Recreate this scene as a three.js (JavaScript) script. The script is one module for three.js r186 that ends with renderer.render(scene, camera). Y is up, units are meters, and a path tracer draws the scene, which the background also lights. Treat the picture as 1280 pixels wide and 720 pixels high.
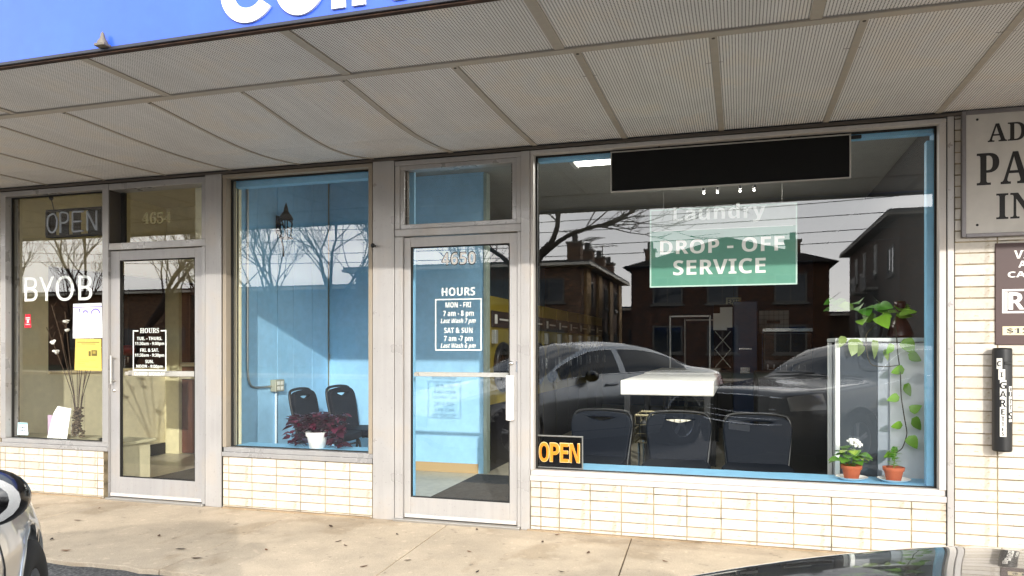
import * as THREE from 'three';
import { mergeGeometries, mergeVertices, toCreasedNormals } from 'three/addons/utils/BufferGeometryUtils.js';
import { RoundedBoxGeometry } from 'three/addons/geometries/RoundedBoxGeometry.js';
import { TextGeometry } from 'three/addons/geometries/TextGeometry.js';
import { FontLoader } from 'three/addons/loaders/FontLoader.js';
import { RectAreaLightUniformsLib } from 'three/addons/lights/RectAreaLightUniformsLib.js';

// ---------------------------------------------------------------- camera, sky, sun, exposure
const scene = new THREE.Scene();
// the shop front stands in the plane z = 0, the pavement is y = 0; the lens is shifted upwards, not tilted
const camera = new THREE.PerspectiveCamera(2 * Math.atan(433 / 939) * 180 / Math.PI, 1280 / 866, 0.05, 600);
camera.position.set(0, 1.35, 5.33);
camera.rotation.set(0, 16.9 * Math.PI / 180, 0);
camera.setViewOffset(1280, 866, 0, 0, 1280, 720);
camera.updateProjectionMatrix();

const SUN = new THREE.Vector3(0.42, 0.345, 1).normalize();
const sun = new THREE.DirectionalLight(new THREE.Color(1.0, 0.955, 0.89), 2.6);
sun.position.copy(SUN).multiplyScalar(60); sun.target.position.set(-2, 0, 0);
sun.castShadow = true; sun.shadow.mapSize.set(2048, 2048);
Object.assign(sun.shadow.camera, { left: -30, right: 30, top: 25, bottom: -25, near: 1, far: 160 });
scene.add(sun, sun.target);

function mulberry(a) { return () => { a |= 0; a = a + 0x6D2B79F5 | 0; let t = Math.imul(a ^ a >>> 15, 1 | a); t = t + Math.imul(t ^ t >>> 7, 61 | t) ^ t; return ((t ^ t >>> 14) >>> 0) / 4294967296; }; }
const hash = (x, y, s) => { let h = Math.imul(x | 0, 374761393) ^ Math.imul(y | 0, 668265263) ^ Math.imul(s | 0, 974634617); h = Math.imul(h ^ h >>> 13, 1274126177); return ((h ^ h >>> 16) >>> 0) / 4294967296; };
const sm = t => t * t * (3 - 2 * t), lerp = (a, b, t) => a + (b - a) * t, clamp = (v, a = 0, b = 1) => Math.min(b, Math.max(a, v));
const sstep = (a, b, v) => sm(clamp((v - a) / (b - a)));
function vnoise(x, y, px, py, s) { // value noise that repeats after px, py cells
  const xi = Math.floor(x), yi = Math.floor(y), fx = sm(x - xi), fy = sm(y - yi), m = (a, n) => ((a % n) + n) % n;
  const x0 = m(xi, px), x1 = m(xi + 1, px), y0 = m(yi, py), y1 = m(yi + 1, py);
  return lerp(lerp(hash(x0, y0, s), hash(x1, y0, s), fx), lerp(hash(x0, y1, s), hash(x1, y1, s), fx), fy);
}
function fbm(u, v, cx, cy, oct, s) { let a = 0, w = 0.5, t = 0; for (let k = 0; k < oct; k++) { a += w * vnoise(u * cx, v * cy, cx, cy, s + k * 17); t += w; w *= 0.55; cx *= 2; cy *= 2; } return a / t; }

{ // a low winter sun behind thin, streaky cloud: bright near the horizon, blue above
  const W = 1024, H = 512, d = new Float32Array(W * H * 4);
  for (let j = 0; j < H; j++) for (let i = 0; i < W; i++) {
    const el = ((j + 0.5) / H - 0.5) * Math.PI, az = ((i + 0.5) / W - 0.5) * 2 * Math.PI;
    const x = Math.cos(el) * Math.cos(az), z = Math.cos(el) * Math.sin(az), y = Math.sin(el);
    const e = Math.max(0, y), c = x * SUN.x + y * SUN.y + z * SUN.z;
    const cl = sstep(0.38, 0.68, fbm((i + 0.5) / W, (j + 0.5) / H, 8, 26, 6, 5)) * (1 - 0.65 * sstep(0.25, 0.9, e));
    const haze = Math.exp(-e * 4.2), glow = 0.55 + 0.75 * Math.pow(0.5 + 0.5 * c, 3);
    const L = [0.72 * (1 - haze) + 2.3 * haze * glow, 0.86 * (1 - haze) + 2.22 * haze * glow, 1.08 * (1 - haze) + 2.1 * haze * glow];
    const C = [2.9 * glow, 2.8 * glow, 2.62 * glow], k = 4 * (j * W + i);
    for (let q = 0; q < 3; q++) d[k + q] = 2.1 * lerp(0.88 * L[q], C[q], 0.75 * cl) * (y < 0 ? 0.3 : 1);
    d[k + 3] = 1;
  }
  const t = new THREE.DataTexture(d, W, H, THREE.RGBAFormat, THREE.FloatType);
  t.mapping = THREE.EquirectangularReflectionMapping; t.minFilter = t.magFilter = THREE.LinearFilter; t.wrapS = THREE.RepeatWrapping; t.needsUpdate = true;
  scene.background = t; scene.environment = t;
}
const renderer = new THREE.WebGLRenderer({ antialias: true });
renderer.toneMapping = THREE.LinearToneMapping;
renderer.toneMappingExposure = 1.5;
renderer.shadowMap.enabled = true;
RectAreaLightUniformsLib.init();

// ---------------------------------------------------------------- helpers
const rnd = mulberry(20240611);
const R = (a, b) => a + (b - a) * rnd();
const V = (x, y, z) => new THREE.Vector3(x, y, z);
const used = {};
const numbered = n => { const k = used[n] = (used[n] ?? -1) + 1; return k ? `${n}_${String(k).padStart(3, '0')}` : n; };
function clean(g) { // position, normal, uv only, not indexed
  const q = g.index ? g.toNonIndexed() : g;
  for (const k of Object.keys(q.attributes)) if (!['position', 'normal', 'uv'].includes(k)) q.deleteAttribute(k);
  if (!q.attributes.normal) q.computeVertexNormals();
  if (!q.attributes.uv) metric(q);
  q.morphAttributes = {}; return q;
}
function metric(g, s = 1) { // uv in metres by the main direction of each face's normal
  const p = g.attributes.position, n = g.attributes.normal, uv = new Float32Array(p.count * 2);
  for (let i = 0; i < p.count; i++) {
    const ax = Math.abs(n.getX(i)), ay = Math.abs(n.getY(i)), az = Math.abs(n.getZ(i)), x = p.getX(i), y = p.getY(i), z = p.getZ(i);
    const [a, b] = az >= ax && az >= ay ? [x, y] : ax >= ay ? [z, y] : [x, z];
    uv[2 * i] = a * s; uv[2 * i + 1] = b * s;
  }
  g.setAttribute('uv', new THREE.BufferAttribute(uv, 2)); return g;
}
const join = list => list.length === 1 ? clean(list[0]) : mergeGeometries(list.map(clean), false);
function box(x0, x1, y0, y1, z0, z1, r = 0) {
  const w = Math.abs(x1 - x0), h = Math.abs(y1 - y0), d = Math.abs(z1 - z0), q = Math.min(r, w / 2.2, h / 2.2, d / 2.2);
  const g = q > 0 ? clean(new RoundedBoxGeometry(w, h, d, 1, q)) : clean(new THREE.BoxGeometry(w, h, d));
  g.translate((x0 + x1) / 2, (y0 + y1) / 2, (z0 + z1) / 2);
  return metric(g);
}
function rod(a, b, r, seg = 8, r2 = r) { // a straight round bar between two points
  const d = b.clone().sub(a), L = d.length(), g = new THREE.CylinderGeometry(r2, r, L, seg, 1);
  g.translate(0, L / 2, 0); g.applyQuaternion(new THREE.Quaternion().setFromUnitVectors(V(0, 1, 0), d.normalize())); g.translate(a.x, a.y, a.z);
  return clean(g);
}
function tube(pts, r, seg = 24, rad = 8, closed = false) { return clean(new THREE.TubeGeometry(new THREE.CatmullRomCurve3(pts, closed, 'catmullrom', 0.35), seg, r, rad, closed)); }
const lathe = (pts, seg = 28) => clean(new THREE.LatheGeometry(pts.map(([x, y]) => new THREE.Vector2(x, y)), seg));
const move = (g, x = 0, y = 0, z = 0) => { g.translate(x, y, z); return g; };
function pane(x0, x1, y0, y1, z) { const g = new THREE.PlaneGeometry(x1 - x0, y1 - y0); g.translate((x0 + x1) / 2, (y0 + y1) / 2, z); return clean(g); }
function obj(name, geos, mat, parent, label) {
  const m = new THREE.Mesh(Array.isArray(geos) ? join(geos) : geos, mat);
  m.castShadow = m.receiveShadow = true; m.name = parent ? name : numbered(name);
  if (label) m.userData.label = label;
  (parent || scene).add(m); return m;
}
function tag(o, label, category, group, kind) { Object.assign(o.userData, { label, category }); if (group) o.userData.group = group; if (kind) o.userData.kind = kind; return o; }
function thing(name, label, category, pos = [0, 0, 0], turn = 0, group) { const o = new THREE.Group(); o.name = numbered(name); o.position.set(...pos); o.rotation.y = turn; scene.add(o); return tag(o, label, category, group); }
function part(name, parent, label, pos) { const o = new THREE.Group(); o.name = name; if (label) o.userData.label = label; if (pos) o.position.set(...pos); parent.add(o); return o; }
function copy(root, pos, turn, label) { const c = root.clone(); c.name = numbered(root.name.replace(/_\d{3}$/, '')); c.position.set(...pos); c.rotation.y = turn; c.userData = { ...root.userData }; if (label) c.userData.label = label; scene.add(c); return c; }
const struct = (name, geos, mat, label) => { const m = obj(name, geos, mat); m.userData.kind = 'structure'; if (label) m.userData.label = label; return m; };

// ---------------------------------------------------------------- textures and materials
function tex(W, H, fn, srgb = true, rep = [1, 1]) { // fn(u, v) -> [r, g, b] in 0..1 (display values when srgb)
  const d = new Uint8Array(W * H * 4);
  for (let j = 0; j < H; j++) for (let i = 0; i < W; i++) { const c = fn((i + 0.5) / W, (j + 0.5) / H, i, j), k = 4 * (j * W + i); d[k] = 255 * clamp(c[0]); d[k + 1] = 255 * clamp(c[1]); d[k + 2] = 255 * clamp(c[2]); d[k + 3] = 255; }
  const t = new THREE.DataTexture(d, W, H); t.wrapS = t.wrapT = THREE.RepeatWrapping; t.magFilter = THREE.LinearFilter; t.minFilter = THREE.LinearMipmapLinearFilter; t.generateMipmaps = true;
  if (srgb) t.colorSpace = THREE.SRGBColorSpace; t.repeat.set(...rep); t.needsUpdate = true; return t;
}
const gray = v => [v, v, v];
const S = (hex, o = {}) => new THREE.MeshStandardMaterial({ color: hex, roughness: 0.6, ...o });
const P = (hex, o = {}) => new THREE.MeshPhysicalMaterial({ color: hex, roughness: 0.5, ...o });
const T = {};
T.grain = tex(512, 512, (u, v) => gray(0.5 + 0.9 * (fbm(u, v, 16, 16, 5, 3) - 0.5)), false);
// weathered aluminium: faint vertical runs, pits and scuffs
T.metal = tex(512, 1024, (u, v) => {
  const run = fbm(u, v, 40, 3, 4, 31), cloud = fbm(u, v, 4, 6, 5, 37), pit = fbm(u, v, 120, 200, 2, 41);
  const k = 0.90 + 0.06 * (run - 0.5) + 0.09 * (cloud - 0.5) - (pit > 0.84 ? 0.09 : 0);
  return [k, k * (0.99 - 0.015 * sstep(0.55, 0.7, cloud)), k * (0.98 - 0.035 * sstep(0.55, 0.7, cloud))];
}, true, [1, 0.5]);
T.rough = tex(512, 512, (u, v) => gray(0.55 + 0.55 * (fbm(u, v, 6, 6, 6, 51) - 0.35)), false);
// pavement concrete: broom-worn, stained, with grit
T.concrete = tex(1024, 1024, (u, v, i, j) => {
  const big = fbm(u, v, 3, 3, 5, 61), mid = fbm(u, v, 14, 14, 5, 67), fine = hash(i, j, 71), spot = fbm(u, v, 46, 46, 3, 73), old = fbm(u, v, 7, 5, 5, 79);
  let k = 0.69 + 0.10 * (big - 0.5) + 0.11 * (mid - 0.5) + 0.13 * (fine - 0.5);
  if (spot > 0.76) k -= 0.5 * (spot - 0.76) * 2.2;
  if (spot < 0.24) k += 0.05;
  const b = sstep(0.56, 0.75, old);
  return [k * (1 - 0.09 * b), k * (0.91 - 0.095 * b), k * (0.785 - 0.10 * b)];
}, true, [0.45, 0.45]);
T.concreteBump = tex(512, 512, (u, v, i, j) => gray(0.5 + 0.4 * (fbm(u, v, 60, 60, 3, 83) - 0.5) + 0.25 * (hash(i, j, 5) - 0.5)), false, [1.2, 1.2]);
T.asphalt = tex(1024, 1024, (u, v, i, j) => {
  const big = fbm(u, v, 4, 4, 5, 91), st = fbm(u, v, 170, 170, 2, 97), f = hash(i, j, 99);
  const k = 0.295 + 0.10 * (big - 0.5) + 0.34 * (st - 0.5) + 0.12 * (f - 0.5);
  return [k, k * 0.985, k * 0.97];
}, true, [0.5, 0.5]);
T.perf = tex(128, 128, (u, v) => { // slots of a perforated sheet, four across and four along each repeat
  const a = (u * 4) % 1, b = (v * 4) % 1; return gray(Math.abs(a - 0.5) < 0.15 && Math.abs(b - 0.5) < 0.31 ? 0 : 1);
}, false, [1 / 0.06, 1 / 0.06]);
T.paint = tex(512, 512, (u, v, i, j) => { const a = fbm(u, v, 5, 5, 5, 101), b = fbm(u, v, 40, 40, 3, 103); const k = 0.93 + 0.1 * (a - 0.5) + 0.06 * (b - 0.5); return [k, k, k]; }, true, [0.5, 0.5]);
T.brick = tex(512, 512, (u, v, i, j) => { // far brickwork
  const row = Math.floor(v * 32), bu = u * 12 + (row % 2) * 0.5, fr = [bu % 1, (v * 32) % 1], id = hash(Math.floor(bu) % 12, row, 111);
  if (fr[0] < 0.05 || fr[1] < 0.14) return [0.46, 0.43, 0.38];
  const k = 0.78 + 0.4 * (id - 0.5) + 0.2 * (fbm(u, v, 60, 60, 2, 113) - 0.5); return [0.56 * k, 0.41 * k, 0.3 * k];
}, true, [1 / 2.6, 1 / 2.4]);
T.bark = tex(256, 512, (u, v) => { const k = 0.75 + 0.6 * (fbm(u, v, 14, 5, 5, 121) - 0.5); return [0.30 * k, 0.25 * k, 0.21 * k]; }, true, [2, 0.6]);
T.wood = tex(256, 512, (u, v) => { const g = fbm(u, v, 24, 2, 5, 131), w = 0.5 + 0.5 * Math.sin(40 * (u + 0.15 * fbm(u, v, 3, 2, 3, 133))); const k = 0.75 + 0.35 * (g - 0.5) + 0.1 * (w - 0.5); return [0.45 * k, 0.27 * k, 0.19 * k]; }, true, [1, 1]);
T.mat = tex(256, 256, (u, v, i, j) => { const k = 0.23 + 0.14 * (hash(i, j, 7) - 0.5) + 0.1 * (fbm(u, v, 9, 9, 4, 141) - 0.5); return [k, k, k * 1.02]; }, true, [3, 3]);
T.floor = tex(512, 512, (u, v) => { const a = fbm(u, v, 30, 30, 4, 151), b = fbm(u, v, 3, 3, 4, 153), k = 0.70 + 0.12 * (a - 0.5) + 0.16 * (b - 0.5); return [k, k * 0.96, k * 0.86]; }, true, [0.8, 0.8]);

const M = {};
M.glass = P(0xffffff, { transmission: 1, thickness: 0, roughness: 0, ior: 1.86, color: new THREE.Color(0.95, 0.97, 0.965) });
M.alu = S(0xb4b3b2, { map: T.metal, roughness: 0.48, metalness: 0.35, roughnessMap: T.rough });
M.aluWhite = S(0xcfcbc6, { map: T.metal, roughness: 0.5, metalness: 0.1 });
M.aluDark = S(0x5c5650, { map: T.metal, roughness: 0.5, metalness: 0.4 });
M.gasket = S(0x15130f, { roughness: 0.8 });
M.clad = S(0xb9b7b5, { map: T.metal, roughness: 0.55, metalness: 0.25, roughnessMap: T.rough });
M.chrome = S(0xd8d8d8, { metalness: 1, roughness: 0.16 });
M.steel = S(0xb9b6b0, { metalness: 0.9, roughness: 0.35 });
M.black = S(0x0d0d0e, { roughness: 0.45 });
M.blackGloss = P(0x060607, { roughness: 0.2, clearcoat: 0.6, clearcoatRoughness: 0.1 });
M.rubber = S(0x111111, { roughness: 0.85 });
M.white = S(0xe9e7e2, { roughness: 0.45 });
M.vinylWhite = S(0xf1efe9, { roughness: 0.5, side: THREE.DoubleSide });
M.mortar = S(0xb8a685, { roughness: 0.95, map: T.grain });
T.tile = tex(512, 512, (u, v, i, j) => { const a = fbm(u, v, 6, 6, 5, 161), b = fbm(u, v, 70, 70, 2, 163), c = fbm(u, v, 18, 18, 4, 167); let k = 0.95 + 0.09 * (a - 0.5) + 0.07 * (b - 0.5); const d = sstep(0.62, 0.8, c) * 0.09 + (b > 0.83 ? 0.12 : 0); return [k - d, k - d * 1.15, k - d * 1.4]; }, true, [0.9, 0.9]);
M.tiles = [0xcac2b5, 0xc5bcae, 0xcdc5ba, 0xc7beaf, 0xc0b7a9].map((c, i) => P(c, { roughness: 0.24 + 0.03 * i, map: T.tile }));
M.concrete = S(0xffffff, { map: T.concrete, bumpMap: T.concreteBump, bumpScale: 0.003, roughness: 0.92 });
M.asphalt = S(0xffffff, { map: T.asphalt, roughness: 0.95 });
M.blueWall = S(0xa8ddff, { map: T.paint, roughness: 0.5 });
M.blueTrim = S(0x92d0f5, { map: T.paint, roughness: 0.45 });
M.yellowWall = S(0xf9eec6, { map: T.paint, roughness: 0.6 });
M.darkWall = S(0x3a3d42, { map: T.paint, roughness: 0.7 });
M.ceiling = S(0xa9a9a4, { map: T.paint, roughness: 0.85 });
M.floorTile = S(0xffffff, { map: T.floor, roughness: 0.35 });
M.mat = S(0xffffff, { map: T.mat, roughness: 0.98 });
M.wood = S(0xffffff, { map: T.wood, roughness: 0.5 });
M.terracotta = S(0xb85f3c, { map: T.paint, roughness: 0.8 });
M.soil = S(0x2d2118, { roughness: 1 });
M.ceramic = P(0xf2f0ea, { roughness: 0.2 });
M.brick = S(0xffffff, { map: T.brick, roughness: 0.95 });
M.bark = S(0xffffff, { map: T.bark, roughness: 0.95 });

const fonts = {};
for (const k of ['sans_bold', 'sans_regular', 'serif_bold']) fonts[k] = await new FontLoader().loadAsync(`fonts/droid/droid_${k}.typeface.json`);
const caps = {}; const capOf = f => caps[f] ??= (() => { const g = new TextGeometry('H', { font: fonts[f], size: 1, depth: 0.01, curveSegments: 1 }); g.computeBoundingBox(); return g.boundingBox.max.y; })();
function text(str, { font = 'sans_bold', h = 0.1, w, depth = 0.001, x = 0, y = 0, z = 0, slant = 0, align = 'c', seg = 3 }) { // cap height h, width w if given
  const g = clean(new TextGeometry(str, { font: fonts[font], size: 1, depth: 0.01, curveSegments: seg })); g.computeBoundingBox();
  const b = g.boundingBox, capH = capOf(font);
  g.translate(-(align === 'c' ? (b.min.x + b.max.x) / 2 : align === 'l' ? b.min.x : b.max.x), 0, 0);
  const s = h / capH, sx = w ? w / (b.max.x - b.min.x) : s; g.scale(sx, s, depth / 0.01);
  if (slant) g.applyMatrix4(new THREE.Matrix4().makeShear(0, 0, slant, 0, 0, 0));
  return move(g, x, y, z);
}
function frameRect(x0, x1, y0, y1, t, z, d = 0.001) { return [box(x0, x1, y1 - t, y1, z, z + d), box(x0, x1, y0, y0 + t, z, z + d), box(x0, x0 + t, y0 + t, y1 - t, z, z + d), box(x1 - t, x1, y0 + t, y1 - t, z, z + d)]; }

// ---------------------------------------------------------------- the ground
struct('parking_lot', [box(-90, 70, -0.5, -0.03, -30, 14.5)], M.asphalt, 'dark asphalt parking lot in front of the shops');
struct('street', [box(-90, 70, -0.5, -0.034, 14.5, 23)], S(0xffffff, { map: T.asphalt, roughness: 0.95 }));
struct('far_pavement', [box(-90, 70, -0.5, 0.09, 23, 25.2)], M.concrete);
struct('lawn', [box(-90, 70, -0.5, 0.05, 25.2, 110)], S(0x5b5a33, { map: T.grain, roughness: 1 }));
{
  const pav = part('pavement', scene, 'worn beige concrete pavement along the shop fronts'); pav.userData.kind = 'structure';
  obj('bed', box(-14.2, 8, -0.3, -0.013, -0.06, 1.585), S(0x7d6a50, { map: T.grain, roughness: 1 }), pav);
  const joints = [-14, -12.7, -11.4, -10.1, -8.8, -7.45, -6.1, -5.25, -3.42, -2.1, -0.71, 0.62, 1.95, 3.3, 4.6, 6, 7.9];
  for (let i = 0; i + 1 < joints.length; i++) {
    const a = joints[i] + 0.008, b = joints[i + 1] - 0.008, s = new THREE.Shape(), n = 14; // the outer edge is broken
    const sk = 0.06; // the joints run a little askew
    s.moveTo(a - sk * 0.4, 0.0); s.lineTo(b - sk * 0.4, 0.0);
    for (let k = 0; k <= n; k++) { const t = 1 - k / n; s.lineTo(lerp(a, b, t) + sk, 1.6 + (k % n ? 0.035 * (hash(i * 31 + k, 3, 9) - 0.5) : 0)); }
    const g = new THREE.ExtrudeGeometry(s, { depth: 0.05, bevelEnabled: true, bevelThickness: 0.004, bevelSize: 0.004, bevelSegments: 1 });
    g.rotateX(Math.PI / 2); g.translate(0, R(-0.006, -0.003), 0.004);
    obj('slab', metric(clean(g)), M.concrete, pav);
  }
  // grit and old mortar along the foot of the wall
  obj('foot_strip', [box(-8, -5.42, -0.02, 0.012, -0.02, 0.03, 0.006), box(-4.14, -2.78, -0.02, 0.012, -0.02, 0.035, 0.006), box(-1.5, 3, -0.02, 0.010, -0.02, 0.03, 0.006)], S(0xcfc6b8, { map: T.concrete, roughness: 0.95 }), pav);
}
// dead leaves lying about
{
  const lm = [0x3a2416, 0x4f3421, 0x2b1d14, 0x6a4426].map(c => S(c, { roughness: 0.9, side: THREE.DoubleSide }));
  const spots = [[-2.93, 0.35, 0.07], [-3.95, 0.95, .06], [-3.55, 1.2, .07], [-3.0, 1.05, .05], [-2.65, 0.72, .06], [-2.55, .8, .05], [-2.35, .42, .05], [-1.7, .7, .045], [-1.3, .32, .05], [-.95, .5, .06], [-1.02, .95, .045], [-.45, .55, .05], [-2.0, 1.0, .05], [-4.9, .75, .06], [-4.6, 1.25, .06], [-5.1, .35, .05], [-3.3, 1.35, .07], [-2.2, 1.2, .06], [-1.5, 1.1, .05], [-4.25, 1.45, .07], [-5.6, .5, .05], [-.2, .75, .05], [-3.65, .5, .04], [-1.25, .1, .05], [-1.85, .12, .05]];
  spots.forEach(([x, z, s], i) => {
    const sh = new THREE.Shape(); sh.moveTo(-s, 0); sh.quadraticCurveTo(-s * 0.3, s * 0.55, s * 0.2, s * 0.35); sh.lineTo(s, 0.02 * s); sh.quadraticCurveTo(0, -s * 0.5, -s, 0);
    const g = new THREE.ShapeGeometry(sh, 3); g.rotateX(-Math.PI / 2); const p = g.attributes.position;
    for (let k = 0; k < p.count; k++) p.setY(k, 0.003 + 0.18 * Math.abs(p.getZ(k)) + 0.16 * Math.abs(p.getX(k))); g.computeVertexNormals();
    const m = obj('dead_leaf', clean(g), lm[i % 4]); m.position.set(x, 0.002, z); m.rotation.y = R(0, 6); m.scale.setScalar(0.55);
    tag(m, 'small dry brown leaf lying on the beige pavement', 'leaf', 'dead leaves on the pavement');
  });
}

// ---------------------------------------------------------------- the shop building
const bld = thing('shop_building', 'single storey shop building with glazed tile bulkheads and aluminium shop fronts', 'building');
// ---- shell
obj('roof', [box(-14.3, 6.3, 3.26, 3.5, -13, 0.02), box(-14.3, 6.3, 2.96, 3.1, 0.02, 2.345)], S(0x3b3a38, { roughness: 0.9 }), bld);
obj('parapet', box(-14.3, 6.3, 3.5, 4.3, -0.3, -0.02), S(0x8f877c, { map: T.grain, roughness: 0.9 }), bld);
obj('header_beam', box(-14.2, 6.2, 2.815, 3.25, -0.2, -0.02), M.darkWall, bld);
obj('outer_wall', [box(-14.2, -8.0, -0.05, 2.8, -0.2, -0.02), box(-14.2, -14, -0.05, 3.25, -12.8, -0.2), box(6.0, 6.2, -0.05, 3.25, -12.8, -0.2), box(-14, 6, -0.05, 3.25, -12.8, -12.6), box(2.52, 6.2, -0.05, 2.8, -0.2, -0.02)], S(0xb9ac98, { map: T.grain, roughness: 0.95 }), bld);
obj('floor', [box(-14, 6, -0.2, 0.0, -12.6, -0.19)], M.floorTile, bld);
obj('ceiling', [box(-4.45, 1.6, 3.2, 3.255, -12.6, -0.2)], M.ceiling, bld, 'grey ceiling of the laundry');
obj('ceiling', [box(-13.9, -4.6, 3.1, 3.255, -12.6, -0.2)], S(0xd9cfae, { map: T.paint, roughness: 0.85 }), bld, 'pale yellow ceiling of the eatery');
obj('party_wall', [box(-4.6, -4.475, 0, 3.25, -12.6, -0.2), box(-4.33, -4.16, 0, 2.81, -0.25, -0.06)], M.yellowWall, bld);
obj('side_wall', [box(1.5, 1.6, 0, 3.2, -12.6, -0.2)], M.darkWall, bld);
obj('back_wall', [box(-4.45, 1.5, 0, 3.2, -12.1, -12)], S(0x27415c, { map: T.paint, roughness: 0.6 }), bld, 'dark blue back wall of the laundry');
{ // blue boarded side wall of the waiting nook, and the wall across it
  const w = part('panelled_wall', bld, 'light blue wall of vertical boards');
  let z = -0.2; let i = 0;
  for (const d of [0.37, 0.31, 0.33, 0.28, 0.36, 0.33]) { obj('board', box(-4.475, -4.452 + 0.002 * (i++ % 2), 0, 3.2, z - d + 0.003, z - 0.003, 0.002), M.blueWall, w); z -= d; }
  obj('board', box(-4.475, -4.45, 0, 3.2, -12, -2.3), M.blueWall, w);
  const p = part('partition_wall', bld, 'light blue partition wall with tan skirting');
  obj('panel', box(-4.449, -2.6, 0, 3.2, -2.3, -2.2, 0.002), M.blueWall, p);
  obj('skirting', box(-4.40, -2.66, 0, 0.10, -2.2, -2.188, 0.003), S(0xb99d72, { roughness: 0.6 }), p);
  obj('corner_strip', [box(-2.602, -2.565, 0, 3.19, -2.305, -2.19, 0.004)], S(0xa9b8ad, { map: T.paint, roughness: 0.5 }), p);
  obj('hinge', [box(-4.447, -4.435, 1.19, 1.26, -2.2, -2.18, 0.003), box(-4.447, -4.435, 0.86, 0.91, -2.2, -2.18, 0.003)], M.steel, p);
  const c = part('conduit', bld, 'metal electrical conduit on the blue wall');
  obj('pipe', tube([V(-4.435, 3.15, -0.71), V(-4.435, 2, -0.71), V(-4.435, 1.15, -0.71), V(-4.435, 0.985, -0.75), V(-4.435, 0.955, -0.86), V(-4.435, 0.955, -1.1)], 0.011, 60, 8), M.steel, c);
  obj('drop_pipe', rod(V(-4.435, 0.92, -1.16), V(-4.435, 0.02, -1.16), 0.012), S(0xd6e6ee), c);
  obj('outlet_box', box(-4.45, -4.385, 0.9, 1.02, -1.235, -1.085, 0.008), S(0xb4b09a, { metalness: 0.4, roughness: 0.5 }), c);
  const faces = []; for (const dy of [-0.025, 0.025]) for (const dz of [-0.03, 0.03]) faces.push(box(-4.386, -4.381, 0.96 + dy - 0.018, 0.96 + dy + 0.018, -1.16 + dz - 0.022, -1.16 + dz + 0.022, 0.004));
  obj('socket', faces, S(0xe9e6da), c);
}
// ---- the eatery behind the left shop window
{
  const e = part('eatery_walls', bld, 'yellow walls of the eatery with a dark serving opening');
  obj('side_panel', [box(-7.05, -6.95, 0, 3.1, -0.8, -0.2), box(-7.05, -6.95, 0, 1.06, -2.5, -0.8), box(-7.05, -6.95, 2.2, 3.1, -2.5, -0.8), box(-8.2, -7.05, 0, 3.1, -0.24, -0.2)], M.yellowWall, e);
  obj('counter_cap', box(-7.08, -6.92, 1.061, 1.09, -2.5, -0.8, 0.005), S(0xcdb98a), e);
  obj('back_panel', [box(-5.75, -4.6, 0, 3.1, -2.6, -2.5), box(-6.95, -5.75, 2.15, 3.1, -2.6, -2.5)], M.yellowWall, e);
  obj('door_post', [box(-6.95, -6.74, 0, 2.15, -2.6, -2.47, 0.006)], S(0xeadfb2, { map: T.paint }), e);
  obj('skirting', box(-6.948, -6.93, 0, 0.14, -2.46, -0.62, 0.004), S(0x3a2318, { map: T.wood, roughness: 0.5 }), e);
  obj('dining_room', [box(-12, -7.05, 0, 3.1, -5.2, -5.1), box(-12.1, -12, 0, 3.1, -5.1, -0.2)], S(0x4a1f14, { map: T.paint, roughness: 0.7 }), e, 'dark red wall of the dining room beyond');
  const d = part('inner_door', bld, 'brown wooden inner door with dark glass');
  obj('leaf', [box(-6.735, -5.76, 0.01, 1.12, -2.56, -2.52, 0.004), box(-6.735, -6.62, 1.12, 2.13, -2.56, -2.52), box(-5.88, -5.76, 1.12, 2.13, -2.56, -2.52), box(-6.62, -5.88, 2.0, 2.13, -2.56, -2.52)], M.wood, d);
  obj('glass', box(-6.62, -5.88, 1.12, 2.0, -2.545, -2.535), M.blackGloss, d);
  obj('crossbar', [box(-6.72, -5.78, 0.94, 0.98, -2.5, -2.47, 0.008), box(-6.72, -5.78, 1.10, 1.15, -2.5, -2.47, 0.008)], S(0xcfc6b0, { metalness: 0.4, roughness: 0.4 }), d);
  const l = part('display_ledge', bld, 'low cream display ledge behind the window');
  obj('front', box(-6.94, -5.42, 0, 0.44, -0.56, -0.2), M.yellowWall, l);
  obj('top', box(-6.94, -5.38, 0.44, 0.468, -0.6, -0.13, 0.006), S(0xe6ddb6, { map: T.paint, roughness: 0.5 }), l);
}
const mat1 = obj('door_mat', box(-5.75, -4.62, 0.002, 0.014, -1.62, -0.22, 0.005), M.mat); tag(mat1, 'charcoal door mat on the floor inside the eatery door', 'mat');
const mat2 = obj('door_mat', box(-2.64, -1.1, 0.002, 0.014, -2.1, -0.22, 0.005), M.mat); tag(mat2, 'long charcoal door mat inside the laundry door', 'mat');

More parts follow.
